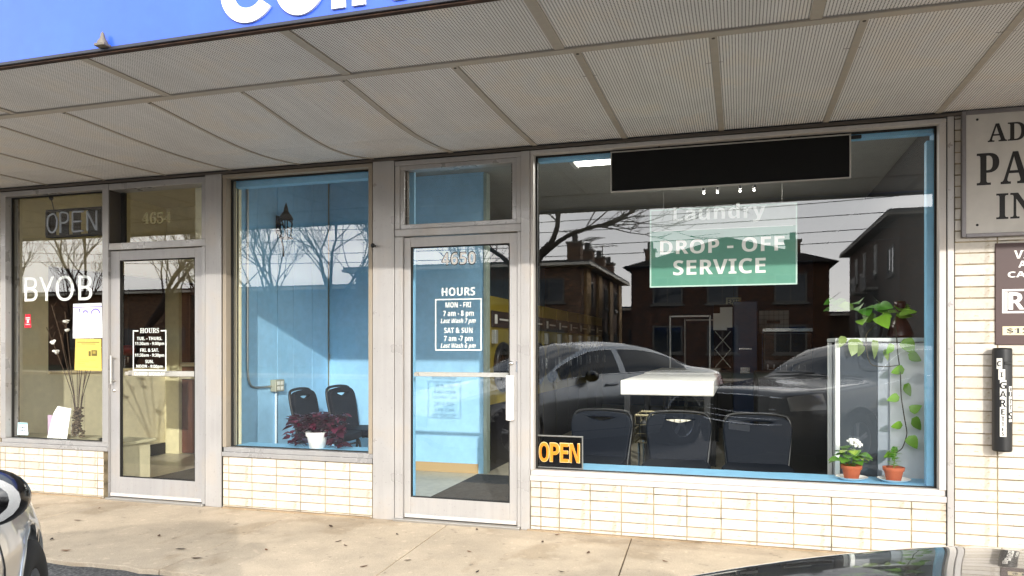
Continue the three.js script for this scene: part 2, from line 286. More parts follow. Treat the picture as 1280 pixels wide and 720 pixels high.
// ---- glazed tile walls: every tile a piece
const tileGeos = {};
function tileGeo(w, h, v) {
  const k = `${w.toFixed(3)}_${h.toFixed(3)}_${v}`; if (tileGeos[k]) return tileGeos[k];
  const b = 0.002, s = new THREE.Shape([[-w / 2 + b, -h / 2 + b], [w / 2 - b, -h / 2 + b], [w / 2 - b, h / 2 - b], [-w / 2 + b, h / 2 - b]].map(p => new THREE.Vector2(...p)));
  const g = metric(clean(new THREE.ExtrudeGeometry(s, { depth: 0.01, bevelEnabled: true, bevelThickness: 0.002, bevelSize: 0.002, bevelSegments: 1 }))), uv = g.attributes.uv;
  for (let i = 0; i < uv.count; i++) uv.setXY(i, uv.getX(i) + v * 0.37, uv.getY(i) + v * 0.71);
  return tileGeos[k] = g;
}
function tileWall(label, xs, y0, y1, first, pitch) {
  const w = part('tile_wall', bld, label), J = 0.0075;
  obj('mortar_bed', box(xs[0], xs[xs.length - 1], y0, y1, -0.2, -0.0035), M.mortar, w);
  const ys = [y0]; for (let y = first; y < y1 - 0.012; y += pitch) if (y > y0 + 0.012) ys.push(y); ys.push(y1);
  for (let i = 0; i + 1 < xs.length; i++) for (let j = 0; j + 1 < ys.length; j++) {
    const v = Math.floor(rnd() * 3), a = xs[i], b = xs[i + 1], c = ys[j], d = ys[j + 1];
    const m = obj('tile', tileGeo(b - a - J, d - c - J, v), M.tiles[Math.floor(rnd() * 5)], w);
    m.position.set((a + b) / 2 + R(-.0006, .0006), (c + d) / 2 + R(-.0006, .0006), -0.0125 + R(-0.0008, 0.0008)); m.rotation.set(R(-.004, .004), R(-.003, .003), R(-.002, .002));
  }
}
const steps = (a, b, p) => { const o = []; for (let x = a; x < b - 0.03; x += p) o.push(x); o.push(b); return o; };
tileWall('cream tile bulkhead under the eatery window', [-6.62, -6.562, -6.332, -6.1, -5.883, -5.654, -5.48, -5.412], 0, 0.417, 0.018, 0.0675);
tileWall('cream tile pier left of the eatery', steps(-7.32, -6.622, 0.2296).map((x, i, a) => i === a.length - 1 ? -6.622 : x), 0, 2.8, 0.018, 0.0675);
tileWall('cream tile bulkhead under the blue waiting nook window', [-4.158, -4.10, -3.873, -3.641, -3.412, -3.187, -2.966, -2.767], 0, 0.425, 0.019, 0.0675);
tileWall('cream tile bulkhead under the wide laundry window', [-1.478, -1.399, -1.26, -1.033, -0.808, -0.581, -0.354, -0.125, 0.108, 0.34, 0.573, 0.809, 1.046, 1.284], 0, 0.362, 0.03, 0.0705);
tileWall('cream tile pier right of the laundry window', [1.288, 1.526, 1.764, 2.002, 2.24, 2.52], 0, 2.8, 0.03, 0.0705);

// ---- piers, frames, windows, doors
function pier(x0, x1, label) { const p = part('metal_pier', bld, label); obj('cladding', box(x0, x1, 0.0, 2.8, -0.2, 0.012, 0.004), M.clad, p); obj('seam', [box(x0 - 0.004, x0 - 0.0005, 0.01, 2.79, -0.05, 0.004), box(x1 + 0.0005, x1 + 0.004, 0.01, 2.79, -0.05, 0.004)], M.gasket, p); return p; }
pier(-4.325, -4.165, 'grey metal clad pier beside the eatery door');
const pier2 = pier(-2.758, -2.575, 'grey metal clad pier beside the laundry door');
obj('peg', [rod(V(-2.735, 2.135, 0.012), V(-2.735, 2.135, 0.05), 0.009), lathe([[0, 0], [0.016, 0.002], [0.018, 0.012], [0.01, 0.02], [0, 0.021]], 12).rotateX(Math.PI / 2).translate(-2.735, 2.135, 0.045)], M.black, pier2);
obj('seam_strip', [box(-2.79, -2.765, 2.79, 2.8, 0.013, 0.016)], M.aluDark, pier2);
pier(1.247, 1.285, 'narrow grey metal post beside the wide laundry window');
obj('head_flashing', box(-8, 6.2, 2.795, 2.814, -0.02, 0.03, 0.003), M.aluDark, bld);

function shopWindow(label, x0, x1, y0, y1, o) { // o: widths of the frame members l, r, t, b
  const w = part('shop_window', bld, label), m = o.mat, f = o.front ?? 0.004, zg = -0.085;
  obj('frame_jamb', box(x0, x0 + o.l, y0 + o.b, y1 - o.t, -0.13, f, 0.003), m, w); obj('frame_jamb', box(x1 - o.r, x1, y0 + o.b, y1 - o.t, -0.13, f, 0.003), m, w);
  obj('frame_head', box(x0, x1, y1 - o.t, y1, -0.13, f + 0.002, 0.003), m, w);
  obj('frame_sill', [box(x0, x1, y0, y0 + o.b * 0.5, -0.13, f + 0.01, 0.004), box(x0, x1, y0 + o.b * 0.5, y0 + o.b, -0.13, f - 0.012, 0.004)], o.sill ?? m, w);
  const a = x0 + o.l, b = x1 - o.r, c = y0 + o.b, d = y1 - o.t, k = 0.012;
  obj('glazing_bead', [box(a, a + k, c, d, -0.08, -0.06), box(b - k, b, c, d, -0.08, -0.06), box(a + k, b - k, d - k, d, -0.08, -0.06), box(a + k, b - k, c, c + k * 0.6, -0.08, -0.06)], o.bead ?? M.gasket, w);
  obj('pane', pane(a, b, c, d, zg), M.glass, w);
  return w;
}
const win1 = shopWindow('eatery shop window with white BYOB lettering', -6.615, -5.355, 0.42, 2.79, { l: 0.06, r: 0.068, t: 0.045, b: 0.075, mat: M.alu });
const win2 = shopWindow('tall shop window of the blue waiting nook', -4.158, -2.765, 0.43, 2.79, { l: 0.035, r: 0.035, t: 0.03, b: 0.075, mat: S(0xa89d8c, { map: T.metal, roughness: 0.5, metalness: 0.2 }), sill: M.alu });
const win3 = shopWindow('wide laundry shop window in a white frame', -1.478, 1.243, 0.364, 2.79, { l: 0.024, r: 0.04, t: 0.028, b: 0.078, mat: M.aluWhite });
obj('mullion', box(-1.548, -1.480, 0, 2.79, -0.15, 0.014, 0.004), M.clad, bld, 'grey metal mullion between the laundry door and window');
// inside reveals painted blue, and the inside sills
obj('inside_sill', [box(-1.46, 1.235, 0.405, 0.442, -0.42, -0.131, 0.004)], M.blueTrim, win3, 'light blue inside sill');
obj('inside_reveal', [box(1.205, 1.30, 0.443, 2.79, -0.26, -0.131, 0.003), box(-1.455, 1.20, 2.735, 2.79, -0.2, -0.131, 0.003), box(1.16, 1.204, 0.443, 2.69, -0.2, -0.135, 0.003)], M.blueTrim, win3);
obj('inside_sill', [box(-4.15, -2.77, 0.47, 0.502, -0.36, -0.131, 0.004)], M.blueTrim, win2, 'light blue inside sill');
obj('inside_reveal', [box(-4.445, -4.16, 0, 2.8, -0.21, -0.19), box(-2.80, -2.5, 0, 2.8, -0.23, -0.205), box(-4.15, -2.77, 0, 0.468, -0.22, -0.205), box(-4.15, -2.80, 2.71, 2.80, -0.22, -0.14)], M.blueTrim, win2);
obj('inside_wall', [box(-1.46, 1.3, 0, 0.403, -0.22, -0.202)], M.blueTrim, win3);

function shopDoor(label, x0, x1, o) { // leaf between x0 and x1
  const d = part('shop_door', bld, label), zf = -0.018, zb = -0.062;
  obj('jamb', box(o.j0, x0 - 0.002, 0, 2.2, -0.15, 0.006, 0.003), o.jm, d); obj('jamb', box(x1 + 0.002, o.j1, 0, 2.2, -0.15, 0.006, 0.003), o.jm, d);
  obj('stile', box(x0, x0 + o.sl, 0.022, 2.195, zb, zf, 0.004), o.m, d); obj('stile', box(x1 - o.sr, x1, 0.022, 2.195, zb, zf, 0.004), o.m, d);
  obj('rail', box(x0 + o.sl, x1 - o.sr, 2.195 - o.t, 2.195, zb + 0.001, zf - 0.0015, 0.003), o.m, d); obj('rail', box(x0 + o.sl, x1 - o.sr, 0.022, 0.022 + o.b, zb + 0.001, zf - 0.0015, 0.003), o.m, d);
  obj('kick_sweep', box(x0 + 0.01, x1 - 0.01, 0.026, 0.055, zf - 0.001, zf + 0.014, 0.004), M.aluWhite, d);
  const a = x0 + o.sl, b = x1 - o.sr, c = 0.022 + o.b, e = 2.195 - o.t;
  obj('gasket', [box(a, a + 0.008, c, e, zf - 0.03, zf - 0.004), box(b - 0.008, b, c, e, zf - 0.03, zf - 0.004), box(a, b, e - 0.008, e, zf - 0.029, zf - 0.0045), box(a, b, c, c + 0.006, zf - 0.029, zf - 0.0045)], M.gasket, d);
  obj('pane', pane(a, b, c, e, -0.042), M.glass, d);
  obj('threshold', box(o.j0, o.j1, -0.015, 0.02, -0.16, 0.045, 0.006), M.steel, d);
  return d;
}
const door1 = shopDoor('aluminium glass door of the eatery', -5.353, -4.367, { j0: -5.354, j1: -4.332, jm: M.alu, m: S(0xb2b1b1, { map: T.metal, roughness: 0.42, metalness: 0.35 }), sl: 0.10, sr: 0.088, t: 0.085, b: 0.175 });
const door2 = shopDoor('aluminium glass door of the laundry', -2.503, -1.578, { j0: -2.572, j1: -1.55, jm: M.clad, m: S(0xbab8b6, { map: T.metal, roughness: 0.42, metalness: 0.3 }), sl: 0.055, sr: 0.066, t: 0.075, b: 0.16 });
obj('pull_handle', [rod(V(-5.30, 1.02, 0.03), V(-5.30, 1.27, 0.03), 0.011), rod(V(-5.30, 1.045, -0.02), V(-5.30, 1.045, 0.03), 0.008), rod(V(-5.30, 1.245, -0.02), V(-5.30, 1.245, 0.03), 0.008)], M.steel, door1);
obj('lock', [lathe([[0, 0.012], [0.013, 0.01], [0.016, 0], [0.016, -0.01]], 14).rotateX(Math.PI / 2).translate(-5.305, 0.96, -0.014)], M.chrome, door1);
obj('push_bar', [box(-5.25, -4.46, 1.085, 1.135, -0.14, -0.105, 0.008), box(-5.24, -5.2, 1.095, 1.125, -0.106, -0.064), box(-4.5, -4.47, 1.095, 1.125, -0.106, -0.064)], M.aluWhite, door1);
obj('pull_handle', [box(-1.648, -1.615, 0.80, 1.135, 0.012, 0.03, 0.006), box(-1.665, -1.605, 0.80, 1.135, -0.016, 0.012, 0.006)], S(0xe9e6e2, { roughness: 0.35, metalness: 0.3 }), door2);
obj('lock', [lathe([[0, 0.014], [0.014, 0.012], [0.018, 0], [0.018, -0.01]], 14).rotateX(Math.PI / 2).translate(-1.628, 1.225, -0.014), box(-1.592, -1.582, 1.16, 1.24, -0.017, -0.012)], M.chrome, door2);
obj('push_bar', [box(-2.447, -1.645, 1.115, 1.15, -0.125, -0.095, 0.006), box(-2.44, -2.41, 1.12, 1.145, -0.096, -0.064), box(-1.68, -1.65, 1.12, 1.145, -0.096, -0.064)], M.aluWhite, door2);

{ // transom over the eatery door
  const t = part('transom_window', bld, 'fixed transom over the eatery door');
  obj('frame_rail', box(-5.353, -4.332, 2.202, 2.262, -0.15, 0.002, 0.003), M.alu, t); obj('frame_rail', box(-5.353, -4.332, 2.735, 2.789, -0.15, 0.002, 0.003), M.alu, t);
  obj('frame_jamb', box(-5.353, -5.345, 2.263, 2.734, -0.15, -0.002), M.aluDark, t); obj('frame_jamb', box(-4.372, -4.332, 2.263, 2.734, -0.15, 0.001, 0.003), M.alu, t);
  obj('bead', [box(-5.344, -5.30, 2.263, 2.734, -0.15, -0.125), box(-4.39, -4.373, 2.263, 2.734, -0.15, -0.125)], M.gasket, t);
  obj('pane', pane(-5.344, -4.373, 2.263, 2.734, -0.12), M.glass, t);
  obj('numerals', text('4654', { h: 0.1, w: 0.32, x: -4.95, y: 2.44, z: -0.126, font: 'serif_bold' }), S(0xb9ab78), t);
}
{ // glass louvres over the laundry door
  const t = part('transom_window', bld, 'louvred transom over the laundry door');
  obj('frame_rail', box(-2.572, -1.55, 2.202, 2.258, -0.15, 0.003, 0.003), M.clad, t); obj('frame_rail', box(-2.572, -1.55, 2.752, 2.789, -0.15, 0.003, 0.003), M.clad, t);
  obj('frame_jamb', box(-2.572, -2.53, 2.259, 2.751, -0.15, 0.002, 0.003), M.clad, t); obj('frame_jamb', box(-1.585, -1.55, 2.259, 2.751, -0.15, 0.002, 0.003), M.clad, t);
  obj('inner_frame', [box(-2.529, -1.586, 2.717, 2.75, -0.1, -0.004, 0.003), box(-2.529, -1.586, 2.26, 2.295, -0.1, -0.004, 0.003), box(-2.529, -2.495, 2.295, 2.717, -0.1, -0.006, 0.003), box(-1.62, -1.586, 2.295, 2.717, -0.1, -0.006, 0.003)], M.alu, t);
  const n = 6, h = (2.717 - 2.295) / n;
  for (let k = 0; k < n; k++) {
    const g = clean(new THREE.PlaneGeometry(0.875, h + 0.006)); g.rotateX(-0.10 + 0.012 * Math.sin(k * 2.3)); g.translate(-2.0575, 2.295 + (k + 0.5) * h, -0.05);
    obj('louvre', g, M.glass, t);
    for (const a of [-2.494, -1.633]) obj('clip', box(a, a + 0.012, 2.298 + k * h, 2.298 + (k + 1) * h - 0.006, -0.064, -0.03), M.aluDark, t);
  }
}

// ---- canopy: perforated soffit panels between battens
{
  const c = part('canopy', bld, 'flat canopy with a soffit of perforated metal panels');
  const pm = S(0xf1f1f1, { alphaMap: T.perf, alphaTest: 0.5, roughness: 0.5, metalness: 0.05, side: THREE.DoubleSide, map: T.metal });
  const bm = S(0xb9b1a5, { map: T.metal, roughness: 0.5, metalness: 0.1 });
  const sags = [[-2.095, 0.05], [-2.7525, 0.085], [-3.41, 0.055], [-4.0675, 0.028], [-4.725, 0.018], [-1.4375, 0.012]]; // a few panels have dropped
  const sag = (x, t) => (sags.find(q => Math.abs(q[0] - x) < 0.05)?.[1] ?? 0.006) * Math.sin(Math.PI * Math.pow(t, 1.25));
  function sheet(x0, x1, z0, z1, s0, s1) {
    const g = new THREE.PlaneGeometry(1, 1, 6, 8), p = g.attributes.position, uv = new Float32Array(p.count * 2);
    for (let i = 0; i < p.count; i++) {
      const u = p.getX(i) + 0.5, v = p.getY(i) + 0.5, x = lerp(x0, x1, u), z = lerp(z0, z1, v), f = Math.abs(z0 - z1) > 1 ? lerp(sag(x0, v), sag(x1, v), u) : 0;
      p.setXYZ(i, x, 2.824 - f - 0.006 * Math.sin(Math.PI * u) * Math.sin(Math.PI * v), z); uv[2 * i] = x; uv[2 * i + 1] = z;
    }
    g.setAttribute('uv', new THREE.BufferAttribute(uv, 2)); g.computeVertexNormals(); return clean(g);
  }
  function batten(x, z0, z1, w, curved) {
    const n = 10, gs = [];
    for (let k = 0; k < n; k++) { const a = k / n, b = (k + 1) / n, ya = curved ? sag(x, a) : 0, yb = curved ? sag(x, b) : 0; const g = box(x - w / 2, x + w / 2, 0, 0.006, 0, 1); const p = g.attributes.position; for (let i = 0; i < p.count; i++) { const q = p.getZ(i) > 0.5; p.setXYZ(i, p.getX(i), p.getY(i) + 2.8165 - (q ? yb : ya), lerp(z0, z1, q ? b : a)); } g.computeVertexNormals(); gs.push(g); }
    return gs;
  }
  const bx = [], fx = []; for (let x = -8.67; x < 4; x += 0.6575) bx.push(x); for (let x = -9.1; x < 4.5; x += 1.178) fx.push(x);
  for (let i = 0; i + 1 < bx.length; i++) { obj('soffit_panel', sheet(bx[i], bx[i + 1], 1.668, 0.012), pm, c); }
  for (let i = 0; i + 1 < fx.length; i++) { obj('soffit_panel', sheet(fx[i], fx[i + 1], 2.345, 1.69), pm, c); }
  bx.forEach(x => obj('batten', batten(x, 1.655, 0.02, x < -2.3 ? 0.022 : 0.036, true), bm, c));
  fx.forEach(x => obj('batten', batten(x, 2.33, 1.71, 0.052, false), bm, c));
  obj('cross_batten', [box(-9, 4.2, 2.812, 2.8235, 1.655, 1.71, 0.002)], bm, c);
  obj('cross_batten', [box(-9, 4.2, 2.814, 2.8235, 2.325, 2.362, 0.002)], bm, c);
  obj('seam', [box(-9, 4.2, 2.8205, 2.8225, 1.297, 1.303)], M.aluDark, c);
  const sc = []; for (const x of bx) sc.push(move(lathe([[0, -0.004], [0.007, -0.003], [0.009, 0]], 8), x, 2.8165, 1.63)); obj('screws', sc, M.aluDark, c);
  obj('solid_soffit', [box(-14.3, -9, 2.815, 2.83, 0, 2.345), box(4.2, 6.3, 2.815, 2.83, 0, 2.345)], bm, c);
  obj('closing_edge', [box(-14.3, -14.28, 2.83, 2.96, 0, 2.345), box(6.28, 6.3, 2.83, 2.96, 0, 2.345)], bm, c);
  obj('fascia_back', [box(-14.3, 6.3, 2.83, 3.25, 2.346, 2.365)], M.aluDark, c);
}
{ // blue fascia sign
  const f = thing('fascia_sign', 'long blue fascia sign with big white letters along the canopy edge', 'sign', [0, 0, 0]);
  const blue = P(0x2f57cc, { roughness: 0.3, map: T.paint });
  for (const [a, b] of [[-14.2, -8.4], [-8.4, -5.0], [-5.0, -1.2], [-1.2, 2.6], [2.6, 6.2]]) obj('panel', box(a + 0.001, b - 0.001, 2.806, 3.9, 2.37, 2.4, 0.004), blue, f);
  obj('edge_trim', [box(-14.25, 6.25, 2.788, 2.805, 2.366, 2.412, 0.003), box(-14.25, 6.25, 3.901, 3.92, 2.366, 2.412, 0.003)], S(0x1a1a24, { roughness: 0.5 }), f);
  obj('rust_edge', [box(-9, 4.2, 2.781, 2.787, 2.37, 2.4)], S(0x4d3526, { map: T.grain, roughness: 0.95 }), f);
  const wm = S(0xf4f2ec, { roughness: 0.4 });
  const ring = (r, t, a0, a1, cx, cy) => { const s = new THREE.Shape(); s.absarc(cx, cy, r, a0, a1, false); s.absarc(cx, cy, r - t, a1, a0, true); return s; };
  const ext = s => clean(new THREE.ExtrudeGeometry(s, { depth: 0.012, bevelEnabled: false, curveSegments: 40 })).translate(0, 0, 2.4005);
  const r = 0.145, y0 = 2.823;
  obj('letter', ext(ring(r, 0.066, 0.62, Math.PI * 2 - 0.62, -2.142, y0 + r)), wm, f);
  const o = new THREE.Shape(); o.absarc(-1.872, y0 + r, 0.128, 0, Math.PI * 2, false); const hole = new THREE.Path(); hole.absarc(-1.872, y0 + r, 0.066, 0, Math.PI * 2, true); o.holes.push(hole);
  { const g = ext(o); const p = g.attributes.position; for (let i = 0; i < p.count; i++) p.setY(i, y0 + (p.getY(i) - y0 - r) * r / 0.128 + r); obj('letter', g, wm, f); }
  const poly = pts => { const s = new THREE.Shape(pts.map(p => new THREE.Vector2(...p))); return ext(s); };
  obj('letter', poly([[-1.713, y0 + 0.005], [-1.648, y0 + 0.005], [-1.648, y0 + 0.285], [-1.713, y0 + 0.285]]), wm, f);
  obj('letter', poly([[-1.612, y0 + 0.005], [-1.55, y0 + 0.005], [-1.55, y0 + 0.185], [-1.415, y0 + 0.005], [-1.36, y0 + 0.005], [-1.36, y0 + 0.285], [-1.422, y0 + 0.285], [-1.422, y0 + 0.105], [-1.557, y0 + 0.285], [-1.612, y0 + 0.285]]), wm, f);
  obj('clip', [lathe([[0, 0.07], [0.008, 0.06], [0.013, 0.035], [0.024, 0.02], [0.026, 0]], 10).translate(-2.955, 2.806, 2.425), box(-2.985, -2.925, 2.80, 2.815, 2.401, 2.45, 0.004)], S(0x6f675c, { metalness: 0.6, roughness: 0.6 }), f);
}

// ---------------------------------------------------------------- lettering and papers on the glass
{
  const zi = -0.0885;
  const sx = (px) => px; // (positions below are metres on the shop front)
  obj('lettering', text('BYOB', { font: 'sans_regular', h: 0.225, w: 0.80, x: -6.03, y: 1.772, z: zi }), M.vinylWhite, win1, 'large white vinyl BYOB lettering');
  // eatery door hours
  const d1 = (s, h, w, y, o = {}) => text(s, { h, w, x: -4.953, y, z: -0.0455, ...o });
  const g1 = [d1('HOURS', 0.042, 0.205, 1.468, { font: 'serif_bold' }), d1('TUE. - THURS.', 0.029, 0.27, 1.405), d1('11:30am - 9:00pm', 0.027, 0.315, 1.362), d1('FRI. & SAT.', 0.029, 0.2, 1.303), d1('11:30am - 9:30pm', 0.027, 0.315, 1.26), d1('SUN.', 0.029, 0.09, 1.203), d1('NOON - 9:00pm', 0.027, 0.285, 1.162), d1('CLOSED MONDAY', 0.031, 0.33, 1.094)];
  const rr = (x0, x1, y0, y1, t, z, gap) => [box(x0, x0 + t, y0, y1, z, z + 0.001), box(x1 - t, x1, y0, y1, z, z + 0.001), box(x0 + t, x1 - t, y0, y0 + t, z, z + 0.001), ...(gap ? [box(x0 + t, x0 + gap, y1 - t, y1, z, z + 0.001), box(x1 - gap, x1 - t, y1 - t, y1, z, z + 0.001)] : [box(x0 + t, x1 - t, y1 - t, y1, z, z + 0.001)])];
  obj('lettering', g1, M.vinylWhite, door1, 'white opening hours lettering'); obj('lettering_border', rr(-5.133, -4.773, 1.137, 1.492, 0.011, -0.0455, 0.06), M.vinylWhite, door1);
  // laundry door hours
  const d2 = (s, h, w, y, o = {}) => text(s, { h, w, x: -2.062, y, z: -0.0455, ...o });
  obj('lettering', [d2('HOURS', 0.062, 0.272, 1.738), d2('MON - FRI', 0.04, 0.21, 1.648), d2('7 am - 8 pm', 0.04, 0.25, 1.583), d2('Last Wash 7 pm', 0.034, 0.282, 1.529, { slant: 0.2, x: -2.066 }), d2('SAT & SUN', 0.04, 0.23, 1.453), d2('7 am -7 pm', 0.04, 0.235, 1.391), d2('Last Wash 6 pm', 0.034, 0.282, 1.339, { slant: 0.2, x: -2.066 })], M.vinylWhite, door2, 'white laundry opening hours lettering');
  obj('lettering_border', rr(-2.253, -1.873, 1.318, 1.715, 0.009, -0.0455), M.vinylWhite, door2);
  const nums = part('house_number', door2, 'white 4650 numerals with dark outline');
  '4650'.split('').forEach((ch, i) => { const x = -2.165 + i * 0.0715; obj('numeral_outline', text(ch, { h: 0.1, w: 0.066, x, y: 1.972, z: -0.0415, depth: 0.0008 }), M.black, nums); obj('numeral', text(ch, { h: 0.088, w: 0.055, x: x + 0.001, y: 1.978, z: -0.0405, depth: 0.0008 }), M.vinylWhite, nums); });
  // printed papers: flat prints, built as sheets
  const canvas = (w, h, fn) => { const c = document.createElement('canvas'); c.width = w; c.height = h; const x = c.getContext('2d'); fn(x, w, h); const t = new THREE.CanvasTexture(c); t.colorSpace = THREE.SRGBColorSpace; return t; };
  const sheetAt = (name, x0, x1, y0, y1, z, t, label, cat, tilt = 0) => { const g = new THREE.PlaneGeometry(x1 - x0, y1 - y0, 4, 4), p = g.attributes.position; for (let i = 0; i < p.count; i++) p.setZ(i, 0.004 * Math.sin(3 * p.getX(i) / (x1 - x0)) * Math.sin(2.5 * p.getY(i) / (y1 - y0))); g.computeVertexNormals(); const m = obj(name, clean(g), S(0xffffff, { map: t, roughness: 0.8, side: THREE.DoubleSide })); m.position.set((x0 + x1) / 2, (y0 + y1) / 2, z); m.rotation.z = tilt; tag(m, label, cat); return m; };
  sheetAt('notice', -5.86, -5.525, 1.425, 1.742, -0.096, canvas(256, 256, (x, w, h) => {
    x.fillStyle = '#f3f1f8'; x.fillRect(0, 0, w, h); x.fillStyle = '#7a63c8'; x.fillRect(0, 24, w, 5); x.font = 'bold 40px sans-serif'; x.fillStyle = '#4b3f88'; x.fillText('t', 50, 62); x.fillStyle = '#8a78d0'; x.lineWidth = 10; x.strokeStyle = '#7d6ad0'; x.beginPath(); x.arc(110, 76, 22, 3.4, 6); x.stroke(); x.beginPath(); x.arc(200, 84, 40, 3.3, 6.1); x.stroke();
    x.fillStyle = '#c9c5da'; for (let i = 0; i < 7; i++) x.fillRect(36, 120 + i * 18, 90 + 70 * hash(i, 1, 1), 4);
  }), 'white paper notice with purple print taped inside the eatery window', 'notice', 0.01);
  sheetAt('notice', -5.84, -5.535, 1.13, 1.42, -0.099, canvas(256, 256, (x, w, h) => {
    x.fillStyle = '#e2c766'; x.fillRect(0, 0, w, h); x.fillStyle = '#8d7c3c'; x.fillRect(20, 26, 216, 6); x.fillRect(60, 40, 140, 4); x.fillStyle = '#6f6330'; x.fillRect(132, 100, 22, 40); x.fillRect(160, 92, 54, 46); x.fillStyle = '#b39c48'; x.fillRect(170, 100, 30, 20); for (let i = 0; i < 5; i++) x.fillRect(36, 170 + i * 14, 150 * hash(i, 2, 1) + 40, 3);
  }), 'yellow paper flyer under the white notice in the eatery window', 'flyer', -0.01);
  sheetAt('sticker', -6.43, -6.352, 1.525, 1.652, -0.0895, canvas(64, 96, (x, w, h) => { x.fillStyle = '#d8203a'; x.fillRect(0, 0, w, h); x.fillStyle = '#f6e9e9'; x.fillRect(8, 22, 48, 7); x.fillRect(22, 40, 20, 22); x.fillRect(8, 34, 48, 4); x.fillRect(10, 70, 44, 5); }), 'small red and white sticker on the eatery glass', 'sticker');
  sheetAt('sticker', -6.517, -6.39, 0.517, 0.634, -0.0895, canvas(96, 96, (x, w, h) => { x.fillStyle = '#cfe8ee'; x.fillRect(0, 0, w, h); x.fillStyle = '#f8fbfb'; x.fillRect(8, 20, 80, 56); x.strokeStyle = '#4a5a68'; x.lineWidth = 5; x.strokeRect(26, 36, 40, 26); x.beginPath(); x.arc(46, 49, 8, 0, 7); x.stroke(); x.fillStyle = '#7fb9c9'; x.fillRect(6, 4, 84, 9); }), 'pale blue square sticker low on the eatery glass', 'sticker');

  // unlit neon sign
  const n = thing('neon_sign', 'unlit neon OPEN sign with black backing hung in the eatery window', 'sign', [-5.877, 2.5, -0.14]);
  const bk = new THREE.Shape([[-0.35, -0.125], [0.35, -0.1], [0.35, 0.13], [-0.35, 0.12]].map(p => new THREE.Vector2(...p)));
  obj('housing', [box(-0.36, 0.36, -0.13, -0.112, -0.06, 0, 0.005), box(-0.36, 0.36, 0.112, 0.13, -0.06, 0, 0.005), box(-0.36, -0.335, -0.112, 0.112, -0.06, 0), box(0.29, 0.36, -0.112, 0.112, -0.06, 0)], M.black, n);
  const tubeMat = S(0xb4bac6, { roughness: 0.2 });
  const st = (pts, closed) => tube(pts.map(([x, y]) => V(x, y, 0.012)), 0.009, 40, 8, closed);
  obj('letter_back', [box(-0.335, -0.285, -0.112, 0.112, -0.05, -0.04), box(-0.24, -0.13, -0.112, 0.112, -0.05, -0.04), box(-0.08, 0.01, -0.112, 0.112, -0.05, -0.04), box(0.10, 0.24, -0.112, 0.112, -0.05, -0.04)], M.black, n);
  obj('tube_letter', st([[-0.26, 0.085], [-0.31, 0.06], [-0.32, -0.02], [-0.29, -0.08], [-0.25, -0.085], [-0.215, -0.05], [-0.205, 0.02], [-0.225, 0.07]], true), tubeMat, n);
  obj('tube_letter', st([[-0.165, -0.095], [-0.165, 0], [-0.165, 0.09], [-0.11, 0.09], [-0.075, 0.07], [-0.075, 0.02], [-0.11, -0.002], [-0.15, -0.002]]), tubeMat, n);
  obj('tube_letter', [st([[0.10, 0.09], [0.05, 0.09], [-0.02, 0.088], [-0.02, 0], [-0.02, -0.085], [0.05, -0.088], [0.10, -0.088]]), st([[-0.015, 0.002], [0.08, 0.002]])], tubeMat, n);
  obj('tube_letter', [st([[0.15, -0.09], [0.15, 0.09]]), st([[0.15, 0.085], [0.25, -0.085]]), st([[0.255, -0.09], [0.255, 0.09]])], tubeMat, n);
  for (const x of [-0.27, 0.27]) { obj('chain', rod(V(x + (x < 0 ? -0.02 : 0.02), 0.13, -0.03), V(x * 1.2, 0.245, -0.03), 0.004, 6), M.black, n); obj('hook', lathe([[0, 0.02], [0.016, 0.012], [0.02, -0.006], [0.012, -0.022], [0, -0.024]], 12).translate(x * 1.2, 0.25, -0.03), M.black, n); }
}
